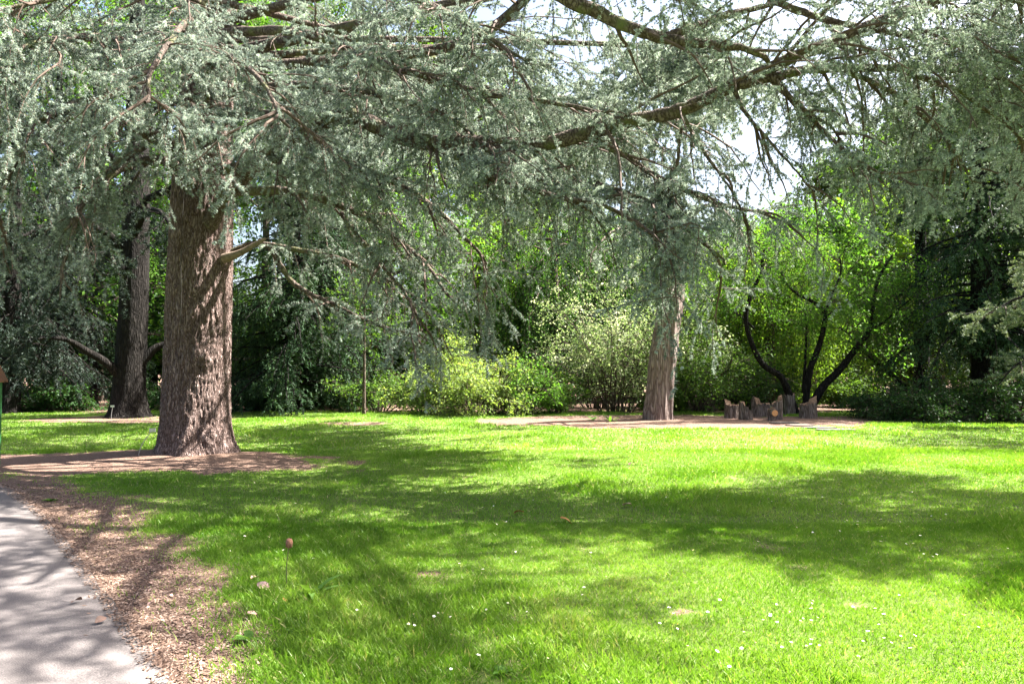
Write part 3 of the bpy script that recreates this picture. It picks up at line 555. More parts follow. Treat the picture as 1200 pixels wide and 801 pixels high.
def weeping(base, H, Rc, label, leaf=M_weep, bark=M_bark3, seed=0, n=420, lsize=.11, r=.2, zmin=.3, name="weeping_tree", nl=.045, z0=.5):
    rng = np.random.RandomState(seed); b = np.array([base[0], base[1], 0.]); tr = empty(name, b, label, "tree")
    _, P, _ = trunk_mesh(tr, np.array([b-[0, 0, .1], b+[.1, 0, H*.35], b+[-.1, 0, H*.7], b+[0, 0, H*.95]]), [r*1.3, r, r*.7, r*.3], bark, rng)
    k = 26; t = rng.uniform(z0, .98, k); p, T = along(P[None], np.zeros(k, int), t); a = np.arange(k)*2.4+rng.rand(k)
    A = curves(rng, p, np.stack([np.cos(a), np.sin(a), .7+0*a], 1), Rc*rng.uniform(.6, 1.15, k), 9, 1.5, .12); w = MB()
    V, F = tubes(A, np.linspace(1, .25, 9)[None]*r*.3*np.ones((k, 1)), 5); w.add(V, F)
    m = rng.randint(0, k, n); q, T = along(A, m, rng.uniform(.2, 1, n)); d = nrm(T*.5+rng.normal(0, .4, (n, 3))); L = np.clip((q[:, 2]-zmin)*rng.uniform(.45, 1.05, n), .5, 9)
    B = curves(rng, q, d, L, 10, 7., .10); V, F = tubes(B, np.linspace(1, .4, 10)[None]*.008*np.ones((n, 1)), 3); w.add(V, F)
    c3 = (L/nl).astype(int); m3 = np.repeat(np.arange(n), c3); c, T3 = along(B, m3, rng.uniform(.03, 1, len(m3))); c = c+rng.normal(0, .05, c.shape)
    v = np.clip(.5*rng.rand(n)[m3]+.5*rng.rand(len(c)), 0, 1); V, F, v = leaves(rng, c, lsize, up=.2, var=v, dirs=np.array([0, 0, -1.])+rng.normal(0, .4, c.shape)); f = MB().add(V, F, v)
    w.build("branches", bark, tr); f.build("crown", leaf, tr); return tr
def shrub(base, H, W, label, leaf=M_pale, seed=0, ns=16, nb=8, nt_=5, nl=8, lsize=.10, name="shrub", D=None, spread=.09, arch=.9, group=None):
    rng = np.random.RandomState(seed); b = np.array([base[0], base[1], 0.]); tr = empty(name, b, label, "shrub", group); D = D or W*.8
    a = np.arange(ns)*2.4+rng.rand(ns); out_ = rng.uniform(.1, 1, ns); p = b+np.stack([np.cos(a)*W*.16*out_, np.sin(a)*D*.16*out_, 0*a], 1)
    d = np.stack([np.cos(a)*out_*W*.42, np.sin(a)*out_*D*.42, H*(1.1-.35*out_)], 1); L = np.linalg.norm(d, axis=1)*rng.uniform(.75, 1.15, ns)
    w, f = leafy(rng, p, d, L, arch, nb, .33*(H+W)/2, .6, nt_, .2*(H+W)/2, .5, nl, lsize, spread=spread, r0=.028, wob=.12)
    # leaves near the foot
    w.build("stems", M_bark3, tr); f.build("foliage", leaf, tr); return tr
def X(px, Y): return (px-600)/850.0*Y

# ------------------------------------------------------------ mid-distance trees
# second big trunk, left
def big_conifer():
    Y = 23.6; rng = np.random.RandomState(5); b = np.array([X(152, Y), Y, 0.])
    tr = empty("conifer_tree", b, "dark furrowed conifer with stout low side limbs, behind the massive cedar on the left", "tree")
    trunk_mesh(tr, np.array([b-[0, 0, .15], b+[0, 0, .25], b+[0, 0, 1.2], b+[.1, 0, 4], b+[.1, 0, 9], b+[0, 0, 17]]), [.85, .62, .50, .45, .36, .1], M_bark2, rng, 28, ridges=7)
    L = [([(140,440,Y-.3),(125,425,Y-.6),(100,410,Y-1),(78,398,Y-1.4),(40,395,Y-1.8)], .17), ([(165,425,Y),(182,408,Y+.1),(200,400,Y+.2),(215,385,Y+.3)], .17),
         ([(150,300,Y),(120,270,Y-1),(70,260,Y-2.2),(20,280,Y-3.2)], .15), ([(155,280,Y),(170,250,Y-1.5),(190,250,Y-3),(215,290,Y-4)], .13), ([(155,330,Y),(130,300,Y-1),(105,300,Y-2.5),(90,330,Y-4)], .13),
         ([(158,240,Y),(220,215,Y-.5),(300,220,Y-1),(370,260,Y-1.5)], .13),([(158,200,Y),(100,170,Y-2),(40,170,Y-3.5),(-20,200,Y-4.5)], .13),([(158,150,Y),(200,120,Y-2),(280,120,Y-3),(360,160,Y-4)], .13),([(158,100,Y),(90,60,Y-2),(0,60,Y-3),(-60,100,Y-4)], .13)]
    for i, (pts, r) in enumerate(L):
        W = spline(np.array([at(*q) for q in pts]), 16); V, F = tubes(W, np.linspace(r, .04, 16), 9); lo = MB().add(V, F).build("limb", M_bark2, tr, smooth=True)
        if i == 1: continue
        bk, fo = cedar_foliage(np.random.RandomState(70+i), W, None, .35 if i else .7, .22, 1.5, 1.1, .55, .6, nlen=.09, nw=.02, k=3, sub=8, Lsub=1.8)
        bk.build("branchlets", M_bark2, lo, origin=parent_origin(tr)); fo.build("needle_foliage", M_con2, lo, origin=parent_origin(tr))
big_conifer()

# the fluted dead trunk on the mulch
def snag():
    Y = 22.4; c = gnd(771, 491); b = np.array([c[0], c[1], 0.]); rng = np.random.RandomState(8)
    tr = empty("dead_trunk", b, "leaning fluted grey-brown trunk standing alone on the mulch at the lawn edge", "tree trunk")
    pts = [(771, 493, .48), (771, 484, .45), (774, 455, .41), (777, 420, .41), (782, 380, .38), (786, 350, .40), (788, 320, .36), (790, 295, .30), (794, 270, .22), (798, 240, .08)]
    W = np.array([at(a, q, c[1]) for a, q, r in pts]); W[0, 2] = -.08
    P = spline(np.column_stack([W, [r for *_, r in pts]]), 120); Rr = P[:, 3]; P = P[:, :3]; sides = 120
    V, F = tubes(P, Rr, sides); V = V.reshape(len(P), sides, 3); th = np.arange(sides)*2*math.pi/sides; zz = P[:, 2:3]
    tw = th[None]+zz*.22
    fl = .10*np.abs(np.sin(tw*2.5+.4))+.06*np.abs(np.sin(tw*4.5+1+.3*np.sin(zz*1.2)))+.03*np.sin(tw*11+np.sin(zz))-.10
    fl = fl+.05*(fbm(np.broadcast_to(tw*5, fl.shape)+0*zz, 0*tw+zz*.9, 61)-.5)
    for (a0, z0, s, am) in ((-1.5, 2.2, .2, .10), (-1.0, 2.9, .15, .08), (-2.3, 2.0, .2, .08)):
        da = (th[None]-(a0 % 6.283)+math.pi) % 6.283-math.pi; fl = fl+am*np.exp(-(da**2*.2+(zz-z0)**2)/s**2)
    V = P[:, None]+(V-P[:, None])*(1+fl)[..., None]; MB().add(V.reshape(-1, 3), F).build("trunk", M_snag, tr, smooth=True)
    for i, (pts, r) in enumerate([([(792,300,Y),(760,270,Y-1),(720,270,Y-1.6),(690,300,Y-2)], .08), ([(794,270,Y),(830,240,Y-.8),(860,260,Y-1.4),(880,300,Y-2)], .08), ([(790,300,Y-.1),(800,300,Y-1.2),(795,325,Y-1.9),(778,362,Y-2.3)], .05), ([(794,255,Y),(780,230,Y-1.5),(760,240,Y-2.5)], .06)]):
        W = spline(np.array([at(*q) for q in pts]), 14); V, F = tubes(W, np.linspace(r, .02, 14), 7); lo = MB().add(V, F).build("limb", M_snag, tr, smooth=True)
        bk, fo = cedar_foliage(np.random.RandomState(90+i), W, None, .2, .22, 1.1, 1.3, .6, .6, nlen=.06, nw=.018, k=4, sub=6 if i != 2 else 0, Lsub=1.3)
        bk.build("branchlets", M_bark3, lo, origin=parent_origin(tr)); fo.build("needle_foliage", M_cedar, lo, origin=parent_origin(tr))
snag()

# multi-stemmed small tree behind the stumps
def multistem():
    Y = 24.6; b = np.array([X(940, Y), Y, 0.]); rng = np.random.RandomState(14)
    tr = empty("maple_tree", b, "small spreading tree with several bare curving stems behind the log stumps", "tree")
    S = [([(934,478),(922,455),(914,440),(895,428),(882,405),(874,375),(880,345),(892,320),(894,300),(902,270)], .17, .03),
         ([(884,385),(870,372),(850,360),(826,350)], .05, .015), ([(888,325),(905,312),(930,300)], .045, .015), ([(895,300),(885,285),(872,268)], .04, .01),
         ([(943,478),(946,455),(950,430),(960,405),(966,380),(966,365),(950,352),(935,345),(920,330),(915,318)], .16, .025),
         ([(941,460),(943,435),(944,410),(945,385),(944,360)], .08, .02), ([(962,395),(968,365),(975,345),(985,320),(984,300)], .07, .02),
         ([(946,478),(962,456),(985,432),(1003,408),(1016,392),(1022,375),(1024,350),(1030,325),(1045,300)], .19, .03),
         ([(1003,405),(995,392),(985,384)], .045, .012), ([(1018,385),(1035,378),(1055,360),(1075,345)], .07, .015), ([(965,372),(985,360),(1010,345)], .05, .015)]
    tips = []; dirs = []
    for i, (pts, r0, r1) in enumerate(S):
        r0 *= .78
        W = np.array([at(a, q, Y+(i % 3-1)*.25*min(1, (478-q)/60)) for a, q in pts]); 
        if pts[0][1] == 478: W[0, 2] = -.05
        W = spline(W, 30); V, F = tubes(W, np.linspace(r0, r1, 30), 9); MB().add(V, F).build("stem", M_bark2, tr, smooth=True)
        k = 10; ix = rng.randint(12, 30, k); tips.append(W[ix]); dd = rng.normal(0, 1, (k, 3)); dd[:, 2] = np.abs(dd[:, 2])*.6+.2; dirs.append(dd)
    w, f = leafy(rng, np.concatenate(tips), np.concatenate(dirs), 1.0, .3, 4, .9, .3, 4, .5, .4, 11, .085, spread=.13, r0=.018)
    w.build("branches", M_bark3, tr); f.build("crown", M_gbright, tr)
multistem()

# ------------------------------------------------------------ shrubs at the lawn edge
shrub((X(560,25.2),25.2), 2.3, 3.6, "pale green rounded shrub, the largest of the bright clump at the lawn edge", M_pale, 21, ns=26, nb=9, nl=9)
shrub((X(505,25.6),25.6), 1.5, 2.2, "low pale shrub at the left end of the bright clump", M_pale, 22, ns=16)
shrub((X(618,25.0),25.0), 1.6, 2.4, "leafy green shrub at the right end of the bright clump", M_gbright, 23, ns=18)
shrub((X(560,24.3),24.3), .8, 3.4, "knee-high bright undergrowth in front of the pale rounded shrub", M_pale, 24, ns=18, lsize=.08, D=1.0)
shrub((X(650,25.4),25.4), 1.1, 1.6, "small bright shrub between the green shrub and the cream-leaved bush", M_gmid, 25, ns=12)
shrub((X(722,26.),26.), 4.5, 4.0, "tall cream-variegated bush left of the leaning dead trunk", M_varieg, 26, ns=30, nb=9, nl=10, arch=.6)
shrub((X(700,28.5),28.5), 3.2, 4.2, "dark leafy bush low behind the cream-variegated bush", M_gdark, 36, ns=22, arch=.6)
shrub((X(820,26.),26.), 3.0, 3.0, "dense dark green bush right of the leaning dead trunk", M_gmid, 27, ns=30, nb=9, nl=10, arch=.5)
shrub((X(868,27.5),27.5), 1.6, 3.0, "low mixed green bush behind the leftmost log stumps", M_gdark, 28, ns=18)
shrub((X(445,26.5),26.5), 1.5, 2.5, "green bush beside the thin young tree left of the bright clump", M_gmid, 29, ns=18)
for i, (px, Y, h, w) in enumerate([(1035, 22.6, .75, 2.0), (1080, 21.8, .85, 2.2), (1125, 22.6, 1.0, 2.4), (1170, 21.6, 1.05, 2.4), (1215, 22.6, 1.3, 2.6)]):
    shrub((X(px, Y), Y), h, w, ["low dark yew shrub nearest the stumps at the lawn edge", "second low dark yew shrub from the stumps", "middle dark yew shrub of the low row on the right", "feathery green yew shrub fourth from the stumps", "tallest yew shrub of the row, at the right edge"][i], [M_gdark, M_gdark, M_gmid, M_gdark, M_gmid][i], 40+i, ns=22, lsize=.08, nl=8, group="low shrubs along the right lawn edge", name="yew_shrub", D=1.6)
# silvery juniper sprays at the right edge
def juniper():
    Y = 20.; b = np.array([X(1262, Y), Y, 0.]); tr = empty("juniper_tree", b, "silvery feathery conifer reaching in at the right edge above the low yews", "tree")
    rng = np.random.RandomState(3); trunk_mesh(tr, np.array([b-[0, 0, .1], b+[0, 0, 2], b+[.1, 0, 5.]]), [.2, .16, .03], M_bark2, rng)
    for i, pts in enumerate([[(1258,400,Y),(1220,372,Y-.3),(1180,360,Y-.6),(1130,368,Y-1)], [(1258,360,Y),(1225,345,Y),(1190,350,Y-.2),(1150,375,Y-.4)], [(1258,430,Y),(1230,420,Y-.3),(1195,425,Y-.6),(1170,450,Y-.8)], [(1258,340,Y),(1230,310,Y-.5),(1200,310,Y-.8)]]):
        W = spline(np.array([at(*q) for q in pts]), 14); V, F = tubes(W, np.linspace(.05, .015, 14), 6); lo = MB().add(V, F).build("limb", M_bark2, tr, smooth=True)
        bk, fo = cedar_foliage(np.random.RandomState(60+i), W, None, .1, .12, .7, .5, .9, .2, nlen=.06, nw=.016, k=5, sub=6, Lsub=.8)
        bk.build("branchlets", M_bark3, lo, origin=parent_origin(tr)); fo.build("needle_foliage", M_juni, lo, origin=parent_origin(tr))
juniper()

# ------------------------------------------------------------ the wood behind
conifer((X(1150, 24.6), 24.6), 19, 4.6, 2.6, "tall dark conifer with drooping boughs at the right edge of the lawn", M_con, seed=101, r=.35, dens=1.2)
conifer((X(1080, 28.), 28.), 16, 3.4, 7.0, "dark conifer behind the leaning stem, left of the tallest dark conifer on the right", M_con, seed=102, r=.3)
conifer((X(1255, 25.5), 25.5), 20, 5.2, 2.0, "dark conifer filling the far right edge of the picture", M_con, seed=103, r=.35)
conifer((X(345, 26.2), 26.2), 15, 3.8, .6, "dark skirted conifer with a thin black trunk, right of the massive cedar", M_con, seed=104, r=.2, dens=1.5)
conifer((X(392, 28.5), 28.5), 13, 3.2, .4, "second dark skirted conifer, right of the one with the thin black trunk", M_con, seed=105, r=.18, dens=1.2)
conifer((X(12, 25.5), 25.5), 15, 3.0, 1.6, "leftmost dark conifer with hanging grey-green boughs behind the green post", M_con2, seed=106, r=.34, hang=.8, droop=1.3)
conifer((X(62, 28.), 28.), 16, 3.0, 1.8, "second dark conifer column from the left edge", M_con2, seed=107, r=.36, hang=.8, droop=1.3)
conifer((X(105, 30.5), 30.5), 16, 3.0, 1.2, "third dark conifer column from the left, left of the furrowed conifer", M_con, seed=108, r=.34, hang=.8, droop=1.3)
conifer((X(-60, 26.5), 26.5), 16, 3.2, .8, "dark conifer just past the left edge of the picture", M_con, seed=109, r=.34)
weeping((X(652, 34.), 34.), 9.2, 4.2, "dark weeping tree with trailing curtains of leaves above the shrubs", M_weep, seed=110, n=620)
weeping((X(742, 35.), 35.), 8.6, 3.6, "second weeping tree, behind the cream-variegated bush", M_weep, seed=111, n=520)
weeping((X(900, 29.5), 29.5), 7.4, 3.6, "weeping tree with bright yellow-green curtains behind the log stumps", M_yell, seed=112, n=560, zmin=.4)
def leaning():
    Y = 26.; b = np.array([X(1068, Y), Y, 0.]); tr = empty("leaning_tree", b, "small tree with a leaning dark stem right of the curving stems", "tree"); rng = np.random.RandomState(31)
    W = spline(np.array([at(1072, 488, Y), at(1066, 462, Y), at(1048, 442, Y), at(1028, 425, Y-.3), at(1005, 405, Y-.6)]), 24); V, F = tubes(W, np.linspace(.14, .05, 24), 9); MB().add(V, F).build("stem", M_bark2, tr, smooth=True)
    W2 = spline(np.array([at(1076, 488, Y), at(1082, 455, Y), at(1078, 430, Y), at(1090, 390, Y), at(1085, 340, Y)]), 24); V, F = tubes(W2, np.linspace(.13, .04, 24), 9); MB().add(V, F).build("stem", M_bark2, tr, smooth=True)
    st = np.concatenate([W[10::2], W2[8::2]]); d = rng.normal(0, 1, (len(st), 3)); d[:, 2] = np.abs(d[:, 2])
    w, f = leafy(rng, st, d, 1.6, .4, 6, .9, .3, 5, .5, .4, 9, .10, spread=.14, r0=.02); w.build("branches", M_bark3, tr); f.build("crown", M_gmid, tr)
leaning()
# thin young tree
broadleaf((X(427, 24.4), 24.4), 5.0, 1.5, 2.2, "thin young tree with a straight pole-like stem left of the bright shrubs", M_gmid, seed=120, r=.05, nl=8, nlimb=10, lsize=.10, name="young_tree", nb=5, nt_=4)
broadleaf((17.2, 17.2), 12.5, 3.8, 4.0, "unseen broadleaf tree added past the right edge to shade the far right of the lawn", M_gmid, seed=180, r=.25, nlimb=14, nl=7)  # out-of-view tree, added for the shade streaks it casts
T = [ # px, Y, H, R, zb, mat, label
 (250, 33, 20, 5.4, 2.5, M_gbright, "bright leafy maple showing past the right side of the massive cedar trunk"),
 (115, 35, 22, 5.6, 2.5, M_gbright, "bright leafy maple glimpsed between the dark conifer columns on the left"),
 (455, 33, 13, 4.6, 2.0, M_gbright, "bright green broadleaf tree behind the thin young tree"),
 (560, 37, 12.5, 4.6, 2.0, M_yell, "yellow-green broadleaf tree behind the bright shrub clump"),
 (380, 38, 22, 5.0, 3.0, M_gmid, "tall mid green tree rising above the skirted conifers"),
 (500, 44, 24, 6.0, 3.0, M_gmid, "tall far tree showing above the middle of the long cedar bough"),
 (660, 44, 13, 4.6, 2.0, M_gbright, "far green tree showing above the dark weeping tree"),
 (790, 38, 8.8, 3.6, 1.5, M_gbright, "bright tree behind the leaning dead trunk"),
 (860, 36, 7.8, 3.6, 1.5, M_gbright, "bright tree behind the yellow-green weeping tree"),
 (950, 33, 8.6, 4.0, 1.5, M_gbright, "bright leafy tree directly behind the curving stems"),
 (1010, 36, 9.5, 4.0, 1.5, M_yell, "yellow-green tree glowing behind the right curving stem"),
 (1100, 36, 11, 4.5, 1.5, M_yell, "yellow-green tree behind the leaning stem"),
 (1160, 40, 17, 5.5, 2.0, M_gmid, "tall tree standing behind the dark conifers on the right"),
 (1060, 42, 15, 4.6, 2.0, M_gmid, "tall far tree just right of the gap of bright sky"),
 (20, 42, 25, 5.5, 2.0, M_gbright, "far tree filling the gaps at the left edge"),
 (180, 44, 26, 5.5, 2.0, M_gmid, "tall far tree behind the furrowed conifer"),
 (310, 45, 26, 5.5, 2.0, M_gbright, "far tree above the dark skirted conifer"),
 (720, 48, 11.5, 4.5, 1.5, M_gmid, "far rounded tree under the left part of the sky gap"),
 (930, 46, 10.5, 4.5, 1.5, M_gmid, "far rounded tree under the right part of the sky gap"),
]
for i, (px, Y, H, Rc, zb, mt_, lab) in enumerate(T):
    broadleaf((X(px, Y), Y), H, Rc, zb, lab, mt_, seed=200+i, r=.22, nl=13, lsize=.19 if Y < 40 else .27, nlimb=26)
FAR = [(-40, 52, 30), (90, 56, 32), (220, 52, 31), (340, 56, 32), (440, 54, 29), (560, 56, 25), (640, 58, 19), (1000, 56, 19), (1090, 54, 21), (1200, 54, 23), (1310, 50, 23)]
for i, (px, Y, H) in enumerate(FAR):
    broadleaf((X(px, Y), Y), H, 6.5, 1.5, "tall far tree closing the wood "+["past the left edge", "behind the conifer columns", "behind the massive cedar", "behind the skirted conifers", "left of the picture's middle", "behind the yellow-green broadleaf tree", "above the dark weeping tree", "right of the sky gap", "behind the tall dark conifers on the right", "near the right edge", "past the right edge"][i], M_gmid, seed=500+i, r=.3, nl=9, lsize=.36, nlimb=30, group="tall trees at the back of the wood")
U = [("behind the leftmost conifer columns", 10), ("behind the furrowed conifer", 130), ("just right of the massive cedar trunk", 250), ("behind the skirted conifers", 360), ("left of the weeping trees", 470), ("below the dark weeping tree", 590), ("behind the cream-variegated bush", 710), ("behind the dark bush by the dead trunk", 820), ("behind the yellow-green weeping tree", 930), ("behind the leaning stem", 1040), ("behind the tallest dark conifer", 1150), ("at the far right edge", 1250)]
for i, (lab, px) in enumerate(U):
    Y = 38+3*(i % 3); shrub((X(px, Y), Y), 5.6, 7.5, "tall dusky undergrowth bush "+lab, [M_gmid, M_gdark, M_gmid][i % 3], 300+i, ns=32, nb=9, nt_=5, nl=10, lsize=.27, name="undergrowth_bush", spread=.25, arch=.4, group="undergrowth bushes in the wood")
for i, (px, Y, h, w, lab) in enumerate([(300, 27.5, 1.1, 3., "low dark bush at the foot of the thin black trunk"), (215, 27, 1.0, 2.6, "low dark bush seen between the two big trunks"), (70, 26.5, .8, 3., "low dark bush under the conifer columns"), (370, 28, 1.0, 3., "low dark bush right of the thin black trunk"), (790, 27.2, 1.0, 2.4, "low green plant clump behind the foot of the dead trunk"), (1000, 29, 1.0, 3., "low bush behind the right curving stem"), (910, 31, .9, 3., "low bush under the yellow-green curtains")]):
    shrub((X(px, Y), Y), h, w, lab, M_gdark if i < 4 else M_gmid, 330+i, ns=18, lsize=.12, name="low_bush", D=1.6)

# ------------------------------------------------------------ log stumps
def stump(px, py, wpx, hl, hr, label, seed, spike=None, hollow=0., cut=(1, .3), yoff=0):
    rng = np.random.RandomState(seed); c = gnd(px, py); Y = c[1]+wpx/850*c[1]/2+yoff; r = wpx/850*Y/2; b = np.array([X(px, Y), Y, 0.])
    tr = empty("log_stump", b, label, "stump", "rough log stumps standing on the mulch")
    k = 40; th = np.arange(k)*2*math.pi/k; rr = r*(1+.07*np.sin(2*th+seed)+.05*np.sin(5*th+seed*2)+.03*np.sin(9*th))
    top = (hl+hr)/2+(hr-hl)/2*np.cos(th)+.02*rng.normal(size=k)
    if spike:
        a0, w0, h0 = spike; da = (th-a0+math.pi) % (2*math.pi)-math.pi; top = top+h0*np.clip(1-np.abs(da)/w0, 0, 1)**.7
    Vs = []; zt = np.linspace(0, 1, 10)
    for t in zt:
        f = 1+.12*(1-t)**3; Vs.append(np.stack([b[0]+rr*f*np.cos(th), b[1]+rr*f*np.sin(th), -.03+(top+.03)*t], 1))
    V = np.concatenate(Vs); idx = np.arange(10*k).reshape(10, k); nx = np.roll(idx, -1, 1); F = np.stack([idx[:-1], nx[:-1], nx[1:], idx[1:]], -1).reshape(-1, 4)
    MB().add(V, F).build("bark", M_stump, tr, smooth=True)
    # raw top: rings stepping in, slightly below the bark rim, splintered
    Vs = []
    for j, s in enumerate((.985, .8, .5, .2)):
        zt_ = top*(.5+.5*s if spike else 1)+(np.mean(top)*(.5-.5*s) if spike else 0)-.012+rng.normal(0, .012, k)*(s < .9); zt_ = zt_-(hollow*(1-s))
        Vs.append(np.stack([b[0]+rr*s*np.cos(th), b[1]+rr*s*np.sin(th), zt_], 1))
    V = np.concatenate(Vs+[np.array([[b[0], b[1], float(np.mean(Vs[-1][:, 2]))]])]); idx = np.arange(4*k).reshape(4, k); nx = np.roll(idx, -1, 1)
    m_ = MB().add(V, np.stack([idx[:-1], nx[:-1], nx[1:], idx[1:]], -1).reshape(-1, 4)); m_.F.append(np.stack([idx[3], nx[3], np.full(k, 4*k)], 1))
    m_.build("cut_top", M_cut, tr)
    return tr
stump(857, 490, 16, .42, .40, "squat stump at the left end with a pale split spike on its left edge", 1, spike=(2.9, .6, .2))
stump(873, 492, 14, .56, .22, "narrow stump cut on a steep slant, second from the left", 2)
stump(891, 488, 20, .40, .42, "broad stump with a pale splinter at its left edge, third from the left", 3, spike=(3.3, .5, .28))
stump(910, 492, 12, .48, .66, "tall thin stump beside the one with the sawn branch end", 4, spike=(.2, .5, .12))
stump(903, 493, 9, .34, .36, "small front stump with a sawn orange branch end facing the lawn", 5)
stump(924, 486, 14, .66, .66, "tallest stump, at the back, with a pale slanted split top", 6, spike=(.6, .9, .10))
stump(946, 490, 19, .42, .50, "wide stump at the right end with a spike at its right edge", 7, spike=(.1, .4, .22))
# sawn branch end on the small stump
o = [q for q in COL.objects if q.name.startswith("log_stump") and "sawn orange" in q['label']][0]; b = np.array(o.location)
V, F = tubes(np.array([b+[0.02, 0, .22], b+[.03, -.22, .24]]), np.array([.10, .095]), 14); MB().add(V, F).build("branch_stub", M_stump, o, smooth=True)
th = np.arange(14)*2*math.pi/14; V = np.concatenate([np.array([[b[0]+.03, b[1]-.222, b[2]+.24]]), np.stack([b[0]+.03+.094*np.cos(th), np.full(14, b[1]-.221), b[2]+.24+.094*np.sin(th)], 1)])
MB().add(V, np.stack([np.zeros(14, int), 1+np.arange(14), 1+(np.arange(14)+1) % 14], 1)).build("sawn_end", plain("fresh_sawn_wood", (.62, .30, .12), .8, noise=.2, scale=40), o)
# flat stepping slabs in the mulch
M_slab = plain("pale_stone", (.10, .082, .07), .9, noise=.15, scale=9, bump=.4)
for i, (px, py, w, d_, rz, lab) in enumerate([(918, 496, .75, .35, .1, "flat pale stone slab nearest the stumps"), (938, 499, .7, .4, -.1, "flat pale stone slab, second from the stumps"), (957, 502, .8, .4, .05, "flat pale stone slab, third from the stumps"), (978, 505, .95, .5, -.05, "flat pale stone slab nearest the lawn")]):
    c = gnd(px, py); rng = np.random.RandomState(i); k = 12; th = np.arange(k)*2*math.pi/k; rr = 1+.12*rng.normal(size=k); x = np.sign(np.cos(th))*np.abs(np.cos(th))**.6*w/2*rr; y = np.sign(np.sin(th))*np.abs(np.sin(th))**.6*d_/2*rr
    z0 = float(gz(np.array([c[0]]), np.array([c[1]]))[0]); B = np.stack([c[0]+x, c[1]+y, np.full(k, z0-.03)], 1); Tt = np.stack([c[0]+x*.97, c[1]+y*.97, np.full(k, z0+.035)], 1); q = np.arange(k)
    mb2 = MB().add(np.concatenate([B, Tt]), np.stack([q, (q+1) % k, (q+1) % k+k, q+k], 1)); mb2.F.append(np.array([q+k])); oo = mb2.build("stone_slab", M_slab, origin=(c[0], c[1], z0)); tag(oo, lab, "paving stone", "flat slabs in the mulch")

# ------------------------------------------------------------ furniture
def boxv(c, s, rz=0.):
    x, y, z = [q/2 for q in s]; V = np.array([[a*x, b_*y, c_*z] for a in (-1, 1) for b_ in (-1, 1) for c_ in (-1, 1)], float)
    co, si = math.cos(rz), math.sin(rz); V = np.stack([V[:, 0]*co-V[:, 1]*si, V[:, 0]*si+V[:, 1]*co, V[:, 2]], 1)+c
    return V, np.array([[0, 1, 3, 2], [4, 6, 7, 5], [0, 4, 5, 1], [2, 3, 7, 6], [0, 2, 6, 4], [1, 5, 7, 3]])
M_bench = plain("bench_wood", (.13, .075, .055), .7, noise=.2); M_iron = plain("bench_iron", (.03, .03, .03), .5)
def bench(px, py, label, w=1.6):
    c = gnd(px, py); c[2] = 0; o = empty("park_bench", c, label, "bench"); m_ = MB()
    for j in range(4): m_.add(*boxv(c+[0, -.18+j*.12, .45], (w, .1, .035)))
    m_.build("seat", M_bench, o); m_ = MB()
    for j in range(4): m_.add(*boxv(c+[0, .26+j*.02, .55+j*.11], (w, .03, .085)))
    m_.build("backrest", M_bench, o)
    for s in (-1, 1):
        m_ = MB(); x = s*w*.42
        m_.add(*boxv(c+[x, -.18, .215], (.05, .05, .43))); m_.add(*boxv(c+[x, .24, .22], (.05, .05, .44))); m_.add(*boxv(c+[x, .3, .67], (.045, .04, .5))); m_.add(*boxv(c+[x, .02, .405], (.045, .47, .05))); m_.build("leg", M_iron, o)
bench(725, 478, "dark wooden bench under the cream-variegated bush", 1.9)
bench(404, 474, "dark slatted bench half in shade beside the thin young tree", 1.4)
# green post with small wooden roof, left edge
def post():
    c = gnd(-9, 547); c[2] = 0; o = empty("sign_post", c, "green post with a little brown wooden cap at the left edge", "post")
    H = 1.6-(434-430)/850*c[1]; H = at(0, 447, c[1])[2]
    MB().add(*boxv(c+[0, 0, H/2], (.15, .15, H))).build("post", plain("green_paint", (.03, .14, .045), .45, noise=.1), o)
    m_ = MB(); s = .13; zt = at(0, 418, c[1])[2]
    V = np.array([[-s, -s, 0], [s, -s, 0], [s, s, 0], [-s, s, 0], [0, 0, zt-H], [-s, -s, -.03], [s, -s, -.03], [s, s, -.03], [-s, s, -.03]])+c+[0, 0, H+.02]
    m_.add(V[:5], np.array([[0, 1, 4], [1, 2, 4], [2, 3, 4], [3, 0, 4]])); m_.n = 5
    m_.add(V[[0, 1, 2, 3, 5, 6, 7, 8]], np.array([[0, 4, 5, 1], [1, 5, 6, 2], [2, 6, 7, 3], [3, 7, 4, 0], [7, 6, 5, 4]])); m_.build("cap", plain("cap_wood", (.14, .06, .03), .7, noise=.2), o)
post()
# plant labels on wires
M_wire = plain("grey_wire", (.35, .35, .35), .4, .7); M_tag = plain("metal_tag", (.5, .5, .48), .35, .6)
for (px, py, h, ln, lab) in ((160, 539, .52, (.28, .1), "bent wire plant marker stuck in the mulch left of the massive cedar"), (130, 492, .42, (.05, 0), "small metal plant label on a stake by the furrowed conifer")):
    c = gnd(px, py); c[2] = 0; o = empty("plant_marker", c, lab, "plant marker")
    W = spline(np.array([c-[0, 0, .05], c+[ln[0]*.3, 0, h*.5], c+[ln[0]*.8, 0, h*.9], c+[ln[0], -.02, h]]), 12); V, F = tubes(W, np.full(12, .008), 5); MB().add(V, F).build("stake", M_wire, o)
    MB().add(*boxv(c+[ln[0], -.03, h], (.11, .006, .06))).build("tag", M_tag, o)

